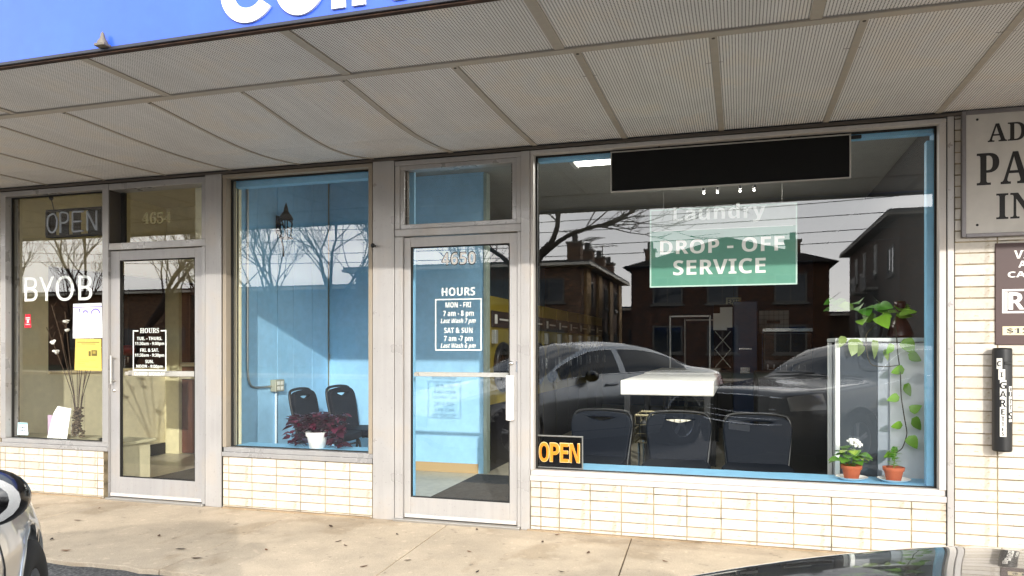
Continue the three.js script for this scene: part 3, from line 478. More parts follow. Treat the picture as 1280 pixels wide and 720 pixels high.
// ---------------------------------------------------------------- the eatery's window display
function blossomVase(pos) {
  const t = thing('vase', 'glass vase of dark pebbles with bare twigs and white blossoms on the eatery ledge', 'vase', pos);
  obj('glass', lathe([[0.05, 0.0], [0.058, 0.01], [0.058, 0.3], [0.062, 0.42], [0.059, 0.42], [0.054, 0.3], [0.054, 0.012], [0, 0.01]], 24), P(0xffffff, { transmission: 1, thickness: 0, roughness: 0.02, ior: 1.3 }), t);
  const peb = []; const q = mulberry(5); for (let i = 0; i < 90; i++) { const a = q() * 6.28, r = 0.05 * Math.sqrt(q()), g = clean(new THREE.IcosahedronGeometry(0.012 + 0.008 * q(), 0)); g.scale(1, 0.7, 1.1); peb.push(move(g, r * Math.cos(a), 0.02 + 0.28 * q(), r * Math.sin(a))); }
  const pb = obj('pebbles', peb, S(0x5a4a35, { roughness: 0.8 }), t); pb.userData.kind = 'stuff';
  const tw = [], fl = [];
  for (let i = 0; i < 11; i++) {
    const a = -1.4 + 2.8 * i / 10 + 0.2 * (q() - 0.5), H = 0.55 + 0.55 * q(), sp = 0.18 + 0.28 * q(), zz = 0.12 * (q() - 0.5);
    const p = [V(0.02 * Math.sin(a), 0.1, 0), V(0.05 * Math.sin(a), 0.4, zz * 0.3), V(sp * 0.5 * Math.sin(a), 0.35 + H * 0.5, zz), V(sp * Math.sin(a) + 0.05 * (q() - 0.5), 0.3 + H, zz)];
    tw.push(tube(p, 0.0035, 14, 5));
    for (let k = 0; k < 3; k++) { const u = 0.55 + 0.45 * q(), b = p[2].clone().lerp(p[3], u); tw.push(rod(b, V(b.x + 0.12 * (q() - 0.5), b.y + 0.1 * q(), b.z + 0.08 * (q() - 0.5)), 0.002, 4)); }
    if (i % 2 || i > 6) for (let k = 0; k < 2; k++) { const u = 0.2 + 0.6 * q(), c = p[2].clone().lerp(p[3], u); for (let m = 0; m < 9; m++) { const g = clean(new THREE.SphereGeometry(0.02, 6, 4)); g.scale(1, 0.35, 0.7); g.rotateX(q() * 6); g.rotateY(q() * 6); fl.push(move(g, c.x + 0.03 * (q() - 0.5), c.y + 0.03 * (q() - 0.5), c.z + 0.03 * (q() - 0.5))); } }
  }
  obj('twigs', tw, S(0x4c3a2b, { roughness: 0.9 }), t); const f = obj('blossoms', fl, S(0xf3eee6, { roughness: 0.7 }), t); f.userData.kind = 'stuff';
}
blossomVase([-6.02, 0.469, -0.3]);
{
  const m = thing('menu_board', 'blank white card leaning beside the vase', 'card', [-6.24, 0.469, -0.27]);
  const s = new THREE.Shape([[-0.12, 0], [0.12, 0], [0.135, 0.29], [-0.03, 0.31], [-0.075, 0.24]].map(p => new THREE.Vector2(...p)));
  obj('card', clean(new THREE.ExtrudeGeometry(s, { depth: 0.004, bevelEnabled: false })).rotateX(-0.12), S(0xf4f2ee, { roughness: 0.7 }), m);
  obj('backing', box(-0.15, -0.1, 0, 0.22, -0.05, -0.03), S(0xc4a6bd, { roughness: 0.7 }), m);
  const k = obj('flat_dish', lathe([[0, 0.004], [0.05, 0.005], [0.085, 0.02], [0.09, 0.02], [0.055, 0], [0, 0]], 20), M.black); k.position.set(-5.66, 0.469, -0.3); tag(k, 'small dark dish on the eatery display ledge', 'dish');
}
{ // lantern on a chain behind the eatery transom
  const l = thing('chain_lantern', 'small hanging lantern on a black chain behind the eatery transom', 'lantern', [-4.55, 0, -0.42]);
  const links = []; for (let k = 0; k < 12; k++) { const g = clean(new THREE.TorusGeometry(0.013, 0.0035, 5, 10)); g.scale(0.7, 1.25, 1); if (k % 2) g.rotateY(Math.PI / 2); links.push(move(g, 0, 3.06 - k * 0.028, 0)); }
  obj('chain', [...links, rod(V(0, 2.75, 0), V(0, 2.5, 0), 0.004, 6)], M.black, l);
  obj('ceiling_plate', lathe([[0, 0], [0.07, 0.005], [0.08, 0.035], [0, 0.036]], 16).translate(0, 3.06, 0), M.black, l);
  const cage = []; for (let k = 0; k < 6; k++) { const a = k * Math.PI / 3; cage.push(tube([V(0.01 * Math.cos(a), 2.5, 0.01 * Math.sin(a)), V(0.07 * Math.cos(a), 2.44, 0.07 * Math.sin(a)), V(0.06 * Math.cos(a), 2.3, 0.06 * Math.sin(a)), V(0.02 * Math.cos(a), 2.26, 0.02 * Math.sin(a))], 0.005, 12, 5)); }
  obj('cage', cage, M.black, l); obj('shade', lathe([[0.05, 2.3], [0.058, 2.43], [0.02, 2.49]], 16), P(0xd9c98e, { transmission: 0.4, roughness: 0.9, thickness: 0, side: THREE.DoubleSide }), l);
}
for (const [x, y, z, lab] of [[-7.65, 1.3, -2.6, 'red paper lantern in the dark dining room opening'], [-6.35, 1.28, -2.44, 'red paper lantern in front of the brown inner door']]) {
  const l = thing('paper_lantern', lab, 'lantern', [x, y, z]);
  const pr = []; for (let k = 0; k <= 16; k++) { const a = -Math.PI / 2 + Math.PI * k / 16; pr.push([Math.max(0.012, 0.10 * Math.cos(a)) + (k % 2 ? 0.003 : 0), 0.072 * Math.sin(a)]); }
  obj('paper', lathe(pr, 20), S(0xb5281a, { roughness: 0.8 }), l); obj('rim', [lathe([[0.03, -0.07], [0.034, -0.085], [0.02, -0.085]], 14), lathe([[0.03, 0.07], [0.034, 0.085], [0.02, 0.085]], 14)], M.black, l);
  obj('cord', rod(V(0, 0.08, 0), V(0, 3.1 - y, 0), 0.003, 5), M.black, l); obj('tassel', rod(V(0, -0.08, 0), V(0, -0.16, 0), 0.012, 8, 0.004), S(0xe8d9c0), l);
}
// ---------------------------------------------------------------- the blue waiting nook
function makeChair(label, seatMat, group) {
  const t = thing('padded_chair', label, 'chair', [0, 0, 0], 0, group); // faces +z, stands at the origin
  const W = 0.215, tw = 0.18, s = new THREE.Shape();
  s.moveTo(-tw + 0.0, 0.40); s.lineTo(tw, 0.40); s.lineTo(W, 0.74); s.quadraticCurveTo(W + 0.005, 0.845, W - 0.08, 0.855); s.quadraticCurveTo(0, 0.875, -W + 0.08, 0.855); s.quadraticCurveTo(-W - 0.005, 0.845, -W, 0.74); s.closePath();
  const h = new THREE.Path(); h.moveTo(-0.13, 0.825); h.quadraticCurveTo(0, 0.845, 0.13, 0.825); h.quadraticCurveTo(0.08, 0.79, 0, 0.778); h.quadraticCurveTo(-0.08, 0.79, -0.13, 0.825); s.holes.push(h);
  const g = clean(new THREE.ExtrudeGeometry(s, { depth: 0.025, bevelEnabled: true, bevelThickness: 0.014, bevelSize: 0.012, bevelSegments: 3, curveSegments: 10 })); g.translate(0, -0.42, 0); g.rotateX(-0.2); g.translate(0, 0.42, -0.2);
  obj('backrest', metric(g), seatMat, t);
  const lean = y => -0.2 - (y - 0.42) * Math.tan(0.2) - 0.012;
  obj('back_frame', [tube([V(-0.2, 0.02, -0.24), V(-0.2, 0.3, -0.2), V(-0.2, 0.44, lean(0.44)), V(-0.22, 0.74, lean(0.74)), V(-0.19, 0.862, lean(0.86)), V(0, 0.882, lean(0.88)), V(0.19, 0.862, lean(0.86)), V(0.22, 0.74, lean(0.74)), V(0.2, 0.44, lean(0.44)), V(0.2, 0.3, -0.2), V(0.2, 0.02, -0.24)], 0.0125, 64, 8)], M.black, t);
  const st = new THREE.Shape(); st.moveTo(-0.18, -0.15); st.lineTo(0.18, -0.15); st.quadraticCurveTo(0.235, 0.1, 0.2, 0.21); st.quadraticCurveTo(0, 0.26, -0.2, 0.21); st.quadraticCurveTo(-0.235, 0.1, -0.18, -0.15);
  const sg = clean(new THREE.ExtrudeGeometry(st, { depth: 0.03, bevelEnabled: true, bevelThickness: 0.016, bevelSize: 0.014, bevelSegments: 3, curveSegments: 10 })); sg.rotateX(Math.PI / 2); sg.translate(0, 0.465, 0);
  obj('seat', metric(sg), seatMat, t);
  for (const x of [-1, 1]) { obj('leg', [tube([V(x * 0.19, 0.42, -0.14), V(x * 0.2, 0.42, 0.14), V(x * 0.205, 0.37, 0.2), V(x * 0.215, 0.012, 0.25)], 0.0125, 30, 8)], M.black, t); obj('foot_cap', rod(V(x * 0.2, 0, -0.243), V(x * 0.2, 0.04, -0.238), 0.016), M.rubber, t); obj('foot_cap', rod(V(x * 0.2155, 0, 0.2505), V(x * 0.2145, 0.04, 0.247), 0.016), M.rubber, t); }
  obj('stretcher', [rod(V(-0.2, 0.41, 0.1), V(0.2, 0.41, 0.1), 0.009), rod(V(-0.2, 0.3, -0.2), V(0.2, 0.3, -0.2), 0.009)], M.black, t);
  return t;
}
const navy = P(0x0c121c, { roughness: 0.6, specularIntensity: 0.3 });
const chairA = makeChair('black padded chair against the blue wall, next to the outlet box', navy, 'black padded chairs'); chairA.position.set(-3.83, 0, -1.17); chairA.rotation.y = Math.PI / 2 + 0.1;
copy(chairA, [-3.74, 0, -1.70], Math.PI / 2 + 0.04, 'black padded chair against the blue wall, next to the partition');
copy(chairA, [-1.13, 0, -0.68], Math.PI + 0.05, 'black padded chair with its back to the window, behind the orange OPEN sign');
copy(chairA, [-0.475, 0, -0.66], Math.PI - 0.02, 'black padded chair with its back to the window, below the white table');
copy(chairA, [0.125, 0, -0.64], Math.PI + 0.01, 'black padded chair with its back to the window, next to the potted geranium');

for (const n of ['padded_chair_002', 'padded_chair_003', 'padded_chair_004']) scene.getObjectByName(n).scale.set(1.14, 0.925, 1);
for (const n of ['padded_chair', 'padded_chair_001']) scene.getObjectByName(n).scale.setScalar(1.06);
// leaves: a folded, pointed blade along +x, unit length
function leafGeo(L, W, heart = 0, droop = 0.25, n = 5) {
  const v = [], idx = [];
  for (let i = 0; i <= n; i++) { const t = i / n, w = W * (heart ? Math.pow(Math.sin(Math.PI * Math.pow(t, 0.55)), 0.8) : Math.sin(Math.PI * Math.pow(t, 0.8))), x = L * (t - heart * 0.12 * (1 - t)); const y = -droop * L * t * t; v.push(x, y + 0.18 * w, -w, x, y, 0, x, y + 0.18 * w, w); }
  for (let i = 0; i < n; i++) { const a = 3 * i; idx.push(a, a + 1, a + 3, a + 1, a + 4, a + 3, a + 1, a + 2, a + 4, a + 2, a + 5, a + 4); }
  const g = new THREE.BufferGeometry(); g.setAttribute('position', new THREE.Float32BufferAttribute(v, 3)); g.setIndex(idx); g.computeVertexNormals(); return g;
}
const put = (g, p, yaw, pitch, roll = 0, s = 1) => { const q = g.clone(); q.scale(s, s, s); q.rotateX(roll); q.rotateZ(pitch); q.rotateY(yaw); q.translate(p.x, p.y, p.z); return clean(q); };
const leafMat = (c, o = {}) => P(c, { roughness: 0.5, transmission: 0.3, thickness: 0, side: THREE.DoubleSide, ...o });
function pot(parent, r, h, m, rim = true) { obj('pot', lathe([[0, 0.002], [r * 0.72, 0], [r * 0.95, h * 0.72], ...(rim ? [[r * 1.06, h * 0.73], [r * 1.1, h], [r * 0.98, h]] : [[r, h], [r * 0.94, h]]), [r * 0.85, h * 0.8], [0, h * 0.8]], 28), m, parent); obj('soil', lathe([[0, h * 0.86], [r * 0.92, h * 0.84]], 20), M.soil, parent); }
{
  const t = thing('purple_plant', 'trailing purple leafed plant in a white pot on the nook sill', 'plant', [-3.38, 0.503, -0.2]);
  pot(t, 0.088, 0.135, M.white);
  const q = mulberry(77), lg = leafGeo(0.075, 0.027, 0, 0.3), mats = [0x3a1424, 0x5a2438, 0x2b1020].map(c => P(c, { roughness: 0.38, side: THREE.DoubleSide, clearcoat: 0.2 })), sets = [[], [], []], stems = [];
  for (let i = 0; i < 64; i++) {
    const a = q() * 6.283, out = 0.06 + 0.165 * Math.pow(q(), 0.8), up = 0.015 + 0.115 * q() - (i % 6 === 0 ? 0.16 : 0), e = V(out * Math.cos(a) * 1.15, 0.13 + up, out * Math.sin(a) * 0.45);
    if (Math.abs(e.x) < 0.13 && e.z > -0.02) e.y = Math.max(e.y, 0.19); if (e.y < 0.04) e.y = 0.04;
    stems.push(tube([V(0.03 * Math.cos(a), 0.11, 0.03 * Math.sin(a)), V(e.x * 0.5, 0.16 + up * 0.6, e.z * 0.5), e], 0.0025, 8, 4));
    for (let k = 0; k < 7; k++) sets[k % 3].push(put(lg, V(e.x + 0.05 * (q() - 0.5), e.y + 0.04 * (q() - 0.4), e.z + 0.05 * (q() - 0.5)), q() * 6.28, -0.3 + 0.9 * q(), q() - 0.5, 0.7 + 0.6 * q()));
  }
  // one branch trails over the sill on the side
  for (let i = 0; i < 30; i++) sets[i % 3].push(put(lg, V(-0.16 - 0.14 * q(), 0.02 + 0.12 * q(), 0.02 * (q() - 0.5)), q() * 6.28, 0.6 * (q() - 0.5), q() - 0.5, 0.8));
  obj('stems', stems, S(0x4a2030), t); sets.forEach((s, k) => obj('foliage', s, mats[k], t).userData.kind = 'stuff');
}
{ // iron lantern bracket on the blue wall
  const t = thing('wall_lantern', 'black wrought iron lantern bracket on the blue wall of the nook', 'lantern', [-4.445, 2.5, -1.2]);
  obj('back_plate', box(0, 0.012, -0.02, 0.16, -0.03, 0.03, 0.004), M.black, t);
  obj('scroll_arm', [tube([V(0.01, 0.0, 0), V(0.06, -0.09, 0.02), V(0.10, -0.17, 0.05), V(0.11, -0.26, 0.06)], 0.009, 20, 6), tube([V(0.02, 0.1, 0), V(0.08, 0.13, -0.03), V(0.13, 0.09, -0.06), V(0.1, 0.04, -0.08), V(0.06, 0.06, -0.07)], 0.007, 24, 6), tube([V(0.02, 0.08, 0), V(0.1, 0.05, 0.05), V(0.16, 0.0, 0.12), V(0.15, 0.08, 0.15), V(0.11, 0.07, 0.13)], 0.007, 24, 6)], M.black, t);
  obj('roof_cap', [lathe([[0.075, 0.12], [0.06, 0.15], [0.025, 0.2], [0.02, 0.23], [0.008, 0.27], [0, 0.29]], 8).translate(0.1, 0, 0)], M.black, t);
  const cg = []; for (let k = 0; k < 4; k++) { const a = k * Math.PI / 2 + 0.78; cg.push(rod(V(0.1 + 0.06 * Math.cos(a), 0.125, 0.06 * Math.sin(a)), V(0.1 + 0.045 * Math.cos(a), -0.06, 0.045 * Math.sin(a)), 0.006, 5)); } cg.push(box(0.05, 0.15, -0.075, -0.06, -0.05, 0.05)); obj('cage', cg, M.black, t);
}
// ---------------------------------------------------------------- inside the laundry
{ // orange OPEN sign standing on the sill against the glass
  const t = thing('open_sign', 'black OPEN sign with orange letters and silver frame at the window corner', 'sign', [-1.283, 0.443, -0.105]);
  obj('board', box(-0.17, 0.17, 0.008, 0.238, -0.008, 0.0), M.blackGloss, t);
  obj('frame', [box(-0.178, 0.178, 0.236, 0.246, -0.012, 0.006, 0.002), box(-0.178, 0.178, 0, 0.01, -0.012, 0.006, 0.002), box(-0.178, -0.169, 0.01, 0.236, -0.012, 0.006, 0.002), box(0.169, 0.178, 0.01, 0.236, -0.012, 0.006, 0.002)], M.steel, t);
  'OPEN'.split('').forEach((ch, i) => { obj('letter_edge', text(ch, { h: 0.146, w: [0.075, 0.07, 0.062, 0.074][i] + 0.006, x: [-0.118, -0.037, 0.036, 0.115][i], y: 0.047, z: 0.0004, depth: 0.0006 }), S(0xf6dca0), t); obj('letter', text(ch, { h: 0.138, w: [0.075, 0.07, 0.062, 0.074][i], x: [-0.118, -0.037, 0.036, 0.115][i], y: 0.05, z: 0.0012, depth: 0.0008 }), S(0xe88a1c, { roughness: 0.45 }), t); });
}
{ // green drop-off sign hung behind the glass
  const t = thing('drop_off_sign', 'green laundry drop-off service sign with white lettering hung behind the wide window', 'sign', [-0.125, 1.775, -0.13]);
  obj('board', box(-0.495, 0.495, 0, 0.4, -0.006, 0), S(0x5a9a84, { roughness: 0.45, map: T.paint }), t);
  obj('top_board', box(-0.495, 0.495, 0.4005, 0.555, -0.006, 0), S(0xa9b3af, { roughness: 0.45, map: T.paint }), t, 'pale grey upper band');
  obj('edge', frameRect(-0.497, 0.497, -0.002, 0.557, 0.01, -0.007, 0.008), S(0xb5cfc4, { roughness: 0.5 }), t);
  obj('lettering', [text('DROP - OFF', { h: 0.098, w: 0.84, x: -0.005, y: 0.233, z: 0.0005, slant: 0 }), text('SERVICE', { h: 0.103, w: 0.625, x: -0.02, y: 0.083, z: 0.0005 })], M.vinylWhite, t);
  obj('lettering', text('Laundry', { h: 0.098, w: 0.625, x: -0.02, y: 0.468, z: 0.0005 }), S(0xe6ebe8), t); obj('rule', box(-0.47, 0.47, 0.398, 0.403, 0.0001, 0.0006), S(0xe6ebe8), t);
  for (const x of [-0.4, 0.4]) obj('cord', rod(V(x, 0.556, -0.003), V(x, 0.93, -0.02), 0.002, 4), M.steel, t);
}
{ // blank black sign panel fixed to the window head
  const t = thing('hanging_sign', 'long blank black sign panel with a thin silver frame fixed across the wide window', 'sign', [-0.098, 2.455, -0.045]);
  obj('panel', box(-0.785, 0.785, 0.01, 0.285, -0.02, 0.0), S(0x020202, { roughness: 1 }), t);
  obj('frame_bar', box(-0.795, 0.795, 0.285, 0.294, -0.03, 0.005, 0.002), M.steel, t); obj('frame_bar', box(-0.795, 0.795, 0.001, 0.01, -0.03, 0.005, 0.002), M.steel, t); obj('frame_bar', box(-0.795, -0.785, 0.01, 0.285, -0.03, 0.005, 0.002), M.steel, t); obj('frame_bar', box(0.785, 0.795, 0.01, 0.285, -0.03, 0.005, 0.002), M.steel, t);
  for (const x of [-0.45, 0.42]) { obj('hook', [rod(V(x, 0.294, -0.01), V(x, 0.312, -0.01), 0.004, 6), lathe([[0, 0.03], [0.005, 0.026], [0.01, 0.01], [0.016, 0]], 8).translate(x, 0.2945, -0.008)], M.black, t); }
  obj('bracket', box(0.796, 0.86, 0.262, 0.285, -0.028, -0.004, 0.004), M.black, t);
}
{ // lit strip light
  const t = thing('strip_light', 'lit fluorescent strip light with two tubes under the laundry ceiling', 'light', [-0.79, 3.0, -1.3]);
  obj('housing', [box(-0.62, 0.62, 0.02, 0.12, -0.11, 0.11, 0.01), box(-0.66, -0.62, -0.03, 0.1, -0.12, 0.12, 0.006), box(0.62, 0.66, -0.03, 0.1, -0.12, 0.12, 0.006)], S(0xcfcfca, { roughness: 0.5 }), t);
  const em = new THREE.MeshStandardMaterial({ color: 0xffffff, emissive: new THREE.Color(1, 0.97, 0.88), emissiveIntensity: 6 });
  for (const z of [-0.055, 0.055]) obj('tube', rod(V(-0.61, -0.005, z), V(0.61, -0.005, z), 0.018, 12), em, t);
  obj('stem', [rod(V(-0.4, 0.12, 0), V(-0.4, 0.2, 0), 0.01), rod(V(0.4, 0.12, 0), V(0.4, 0.2, 0), 0.01)], M.steel, t);
  const l = new THREE.RectAreaLight(new THREE.Color(1, 0.97, 0.88), 60, 1.22, 0.16); l.position.set(-0.79, 2.965, -1.3); l.rotation.x = -Math.PI / 2; scene.add(l);
}
{ // small spot bulbs on a rail deeper in the room
  const t = thing('spot_rail', 'ceiling rail with four small lit bulbs inside the laundry', 'light', [-0.12, 2.98, -2.95]);
  obj('rail', box(-0.32, 0.32, 0.08, 0.12, -0.02, 0.02, 0.005), M.black, t); obj('stem', [rod(V(-0.3, 0.12, 0), V(-0.3, 0.2, 0), 0.008), rod(V(0.3, 0.12, 0), V(0.3, 0.2, 0), 0.008)], M.black, t);
  const em = new THREE.MeshStandardMaterial({ color: 0xffffff, emissive: new THREE.Color(1, 0.95, 0.85), emissiveIntensity: 5 });
  for (const x0 of [-0.36, -0.16, 0.17, 0.37]) { const x = x0 * 0.7; obj('holder', rod(V(x, 0.08, 0), V(x, 0.03, 0), 0.02), M.black, t); const b = clean(new THREE.SphereGeometry(0.012, 12, 8)); obj('bulb', b.translate(x, 0.008, 0), em, t); const l = new THREE.PointLight(new THREE.Color(1, 0.95, 0.85), 0.25, 0, 2); l.position.set(-0.12 + x, 2.988, -2.95); l.castShadow = true; scene.add(l); }
}
{ // white folding tables
  const lam = S(0xeeebe4, { roughness: 0.4, map: T.paint });
  const t = thing('folding_table', 'long white laundry folding table with a thick edge on black legs', 'table', [-0.66, 0, -2.65]);
  obj('table_top', box(-0.43, 0.43, 0.89, 1.03, -0.85, 0.85, 0.012), lam, t);
  for (const x of [-0.37, 0.37]) for (const z of [-0.78, 0.8]) obj('leg', box(x - 0.028, x + 0.028, 0, 0.889, z - 0.028, z + 0.028, 0.003), M.black, t);
  const u = thing('folding_table', 'second white folding table standing behind the first one', 'table', [-0.68, 0, -4.75]);
  obj('table_top', box(-0.42, 0.42, 0.9, 1.04, -1.05, 1.05, 0.012), lam, u); for (const x of [-0.37, 0.37]) for (const z of [-0.98, 0.98]) obj('leg', box(x - 0.02, x + 0.02, 0, 0.9, z - 0.02, z + 0.02, 0.003), M.black, u);
}
const railMat = S(0xd9dadc, { roughness: 0.3, metalness: 0.35 });
function cart(label, pos, turn, white) {
  const t = thing('laundry_cart', label, 'cart', pos, turn, 'wheeled laundry carts');
  const r = 0.008, bars = [];
  for (const y of [0.42, 0.56, 0.7, 0.8]) bars.push(rod(V(-0.3, y, -0.22), V(0.3, y, -0.22), r * (y === 0.8 ? 1.4 : 0.5), 6), rod(V(-0.3, y, 0.22), V(0.3, y, 0.22), r * (y === 0.8 ? 1.4 : 0.5), 6), rod(V(-0.3, y, -0.22), V(-0.3, y, 0.22), r * 0.6, 6), rod(V(0.3, y, -0.22), V(0.3, y, 0.22), r * 0.6, 6));
  for (let i = 0; i <= 12; i++) { const x = -0.3 + 0.05 * i; for (const z of [-0.22, 0.22]) bars.push(rod(V(x, 0.42, z), V(x, 0.8, z), 0.0025, 4)); bars.push(rod(V(x, 0.42, -0.22), V(x, 0.42, 0.22), 0.0025, 4)); }
  for (let i = 0; i <= 9; i++) { const z = -0.22 + 0.049 * i; for (const x of [-0.3, 0.3]) bars.push(rod(V(x, 0.42, z), V(x, 0.8, z), 0.0025, 4)); }
  obj('wire_basket', bars, M.chrome, t);
  if (white) obj('liner', box(-0.1, 0.28, 0.44, 0.76, -0.2, 0.2, 0.02), S(0xd9d5c6, { roughness: 0.8 }), t);
  for (const x of [-0.27, 0.27]) for (const z of [-0.19, 0.19]) { obj('leg', rod(V(x, 0.08, z), V(x, 0.42, z), 0.011), M.chrome, t); obj('caster', clean(new THREE.CylinderGeometry(0.04, 0.04, 0.025, 14)).rotateZ(Math.PI / 2).translate(x, 0.04, z), M.rubber, t); }
  obj('rail', [tube([V(-0.29, 0.78, 0), V(-0.29, 1.3, 0), V(-0.29, 1.78, 0), V(-0.27, 1.8, 0), V(0.27, 1.8, 0), V(0.29, 1.78, 0), V(0.29, 1.3, 0), V(0.29, 0.78, 0)], 0.014, 60, 8)], railMat, t);
  return t;
}
cart('chrome wire laundry cart with a tall hanging rail beyond the folding tables', [-0.72, 0, -6.2], 0.0);
cart('chrome laundry cart with a hanging rail close behind another cart', [-0.62, 0, -7.9], 0.15);
{ // low basket trolley under the table
  const t = thing('basket_trolley', 'wire basket trolley with a pale liner parked under the white table', 'cart', [-0.62, 0, -1.55]);
  const b = [], L = 0.27; for (const y of [0.5, 0.58, 0.66, 0.74]) for (const z of [-0.2, 0.2]) b.push(rod(V(-L, y, z), V(L, y, z), y > 0.7 ? 0.011 : 0.003, 6)); for (let i = 0; i <= 11; i++) for (const z of [-0.2, 0.2]) b.push(rod(V(-L + i * 0.049, 0.5, z), V(-L + i * 0.049, 0.74, z), 0.0028, 4)); for (const x of [-L, L]) for (const y of [0.5, 0.62, 0.74]) b.push(rod(V(x, y, -0.2), V(x, y, 0.2), 0.007, 6));
  obj('wire_basket', b, S(0x8d8468, { metalness: 0.7, roughness: 0.4 }), t); obj('liner', box(-0.06, 0.25, 0.51, 0.72, -0.18, 0.18, 0.02), S(0xe4dfcf, { roughness: 0.85 }), t); obj('load', box(-0.25, -0.08, 0.51, 0.69, -0.17, 0.17, 0.05), M.black, t);
  for (const x of [-0.24, 0.24]) for (const z of [-0.17, 0.17]) { obj('leg', rod(V(x, 0.07, z), V(x, 0.5, z), 0.012), M.chrome, t); obj('caster', clean(new THREE.CylinderGeometry(0.035, 0.035, 0.022, 14)).rotateZ(Math.PI / 2).translate(x, 0.035, z), M.rubber, t); }
  obj('brace', [rod(V(-0.24, 0.2, 0.17), V(-0.24, 0.1, -0.17), 0.006, 6), rod(V(0.24, 0.2, 0.17), V(0.24, 0.1, -0.17), 0.006, 6)], M.black, t);
}
{ // the row of yellow washers along the side wall, doors facing the aisle (+x)
  const yel = P(0x9c8a2c, { roughness: 0.3, map: T.paint }), dark = S(0x24242a, { roughness: 0.4 });
  const t = thing('washing_machine', 'yellow front loading washer at the head of the row, next to the blue partition', 'washing machine', [-2.58, 0, -2.72], 0, 'row of yellow washers'); // origin at the middle of its front
  obj('cabinet', box(-0.8, 0, 0.12, 1.9, -0.375, 0.375, 0.012), yel, t); obj('base', box(-0.78, -0.01, 0, 0.119, -0.37, 0.37), dark, t); obj('lower_panel', box(0.0005, 0.006, 0.125, 0.72, -0.37, 0.37, 0.002), dark, t);
  const cp = obj('control_panel', box(0.0005, 0.02, 1.56, 1.74, -0.35, 0.35, 0.006), dark, t); obj('price_plate', [box(0.0205, 0.023, 1.60, 1.70, 0.18, 0.27), box(0.0205, 0.023, 1.64, 1.66, -0.25, 0.1)], S(0xd9d9d4, { roughness: 0.5 }), cp);
  obj('coin_box', box(0.0005, 0.05, 1.38, 1.53, 0.24, 0.33, 0.006), S(0xc9c9c4, { metalness: 0.5, roughness: 0.35 }), t);
  const ring = clean(new THREE.TorusGeometry(0.245, 0.038, 10, 36)).rotateY(Math.PI / 2).translate(0.025, 1.12, -0.02); const dr = obj('door', ring, S(0x2b2b2e, { metalness: 0.6, roughness: 0.3 }), t);
  obj('door_glass', lathe([[0, 0.06], [0.12, 0.05], [0.2, 0.02], [0.235, 0]], 28).rotateZ(-Math.PI / 2).translate(0.01, 1.12, -0.02), M.blackGloss, dr); obj('door_handle', box(0.05, 0.085, 1.05, 1.19, -0.31, -0.27, 0.008), M.chrome, dr);
  for (let k = 1; k < 9; k++) copy(t, [-2.58, 0, -2.72 - 0.765 * k], 0, 'yellow front loading washer further along the row by the side wall');
}
{ // steel dryers along the other wall, doors facing the aisle (-x)
  const st = S(0x8f9296, { metalness: 0.7, roughness: 0.3 }), dark = S(0x1c1d20, { roughness: 0.35 });
  const t = thing('tumble_dryer', 'steel fronted dryer standing nearest the plant cabinet', 'dryer', [0.82, 0, -1.95], Math.PI, 'row of steel dryers');
  obj('cabinet', box(-0.66, 0, 0.08, 1.05, -0.34, 0.34, 0.01), dark, t); obj('base', box(-0.64, -0.02, 0, 0.079, -0.33, 0.33), M.black, t); obj('front_panel', box(0.0005, 0.012, 0.12, 0.86, -0.32, 0.32, 0.004), st, t); obj('control_panel', box(0.0005, 0.02, 0.88, 1.03, -0.33, 0.33, 0.004), M.blackGloss, t);
  const d = obj('door', clean(new THREE.TorusGeometry(0.2, 0.03, 10, 32)).rotateY(Math.PI / 2).translate(0.03, 0.5, 0), M.chrome, t); obj('door_glass', lathe([[0, 0.05], [0.1, 0.04], [0.19, 0]], 24).rotateZ(-Math.PI / 2).translate(0.015, 0.5, 0), M.blackGloss, d); obj('coin_slide', box(0.0205, 0.06, 0.9, 0.98, 0.12, 0.26, 0.006), M.chrome, t); for (const z of [-0.25, -0.16, -0.07]) obj('knob', rod(V(0.02, 0.955, z), V(0.05, 0.955, z), 0.026, 14), M.chrome, t);
  for (let k = 1; k < 4; k++) copy(t, [0.82, 0, -1.95 - 0.7 * k], Math.PI, 'steel fronted dryer further back along the wall');
}
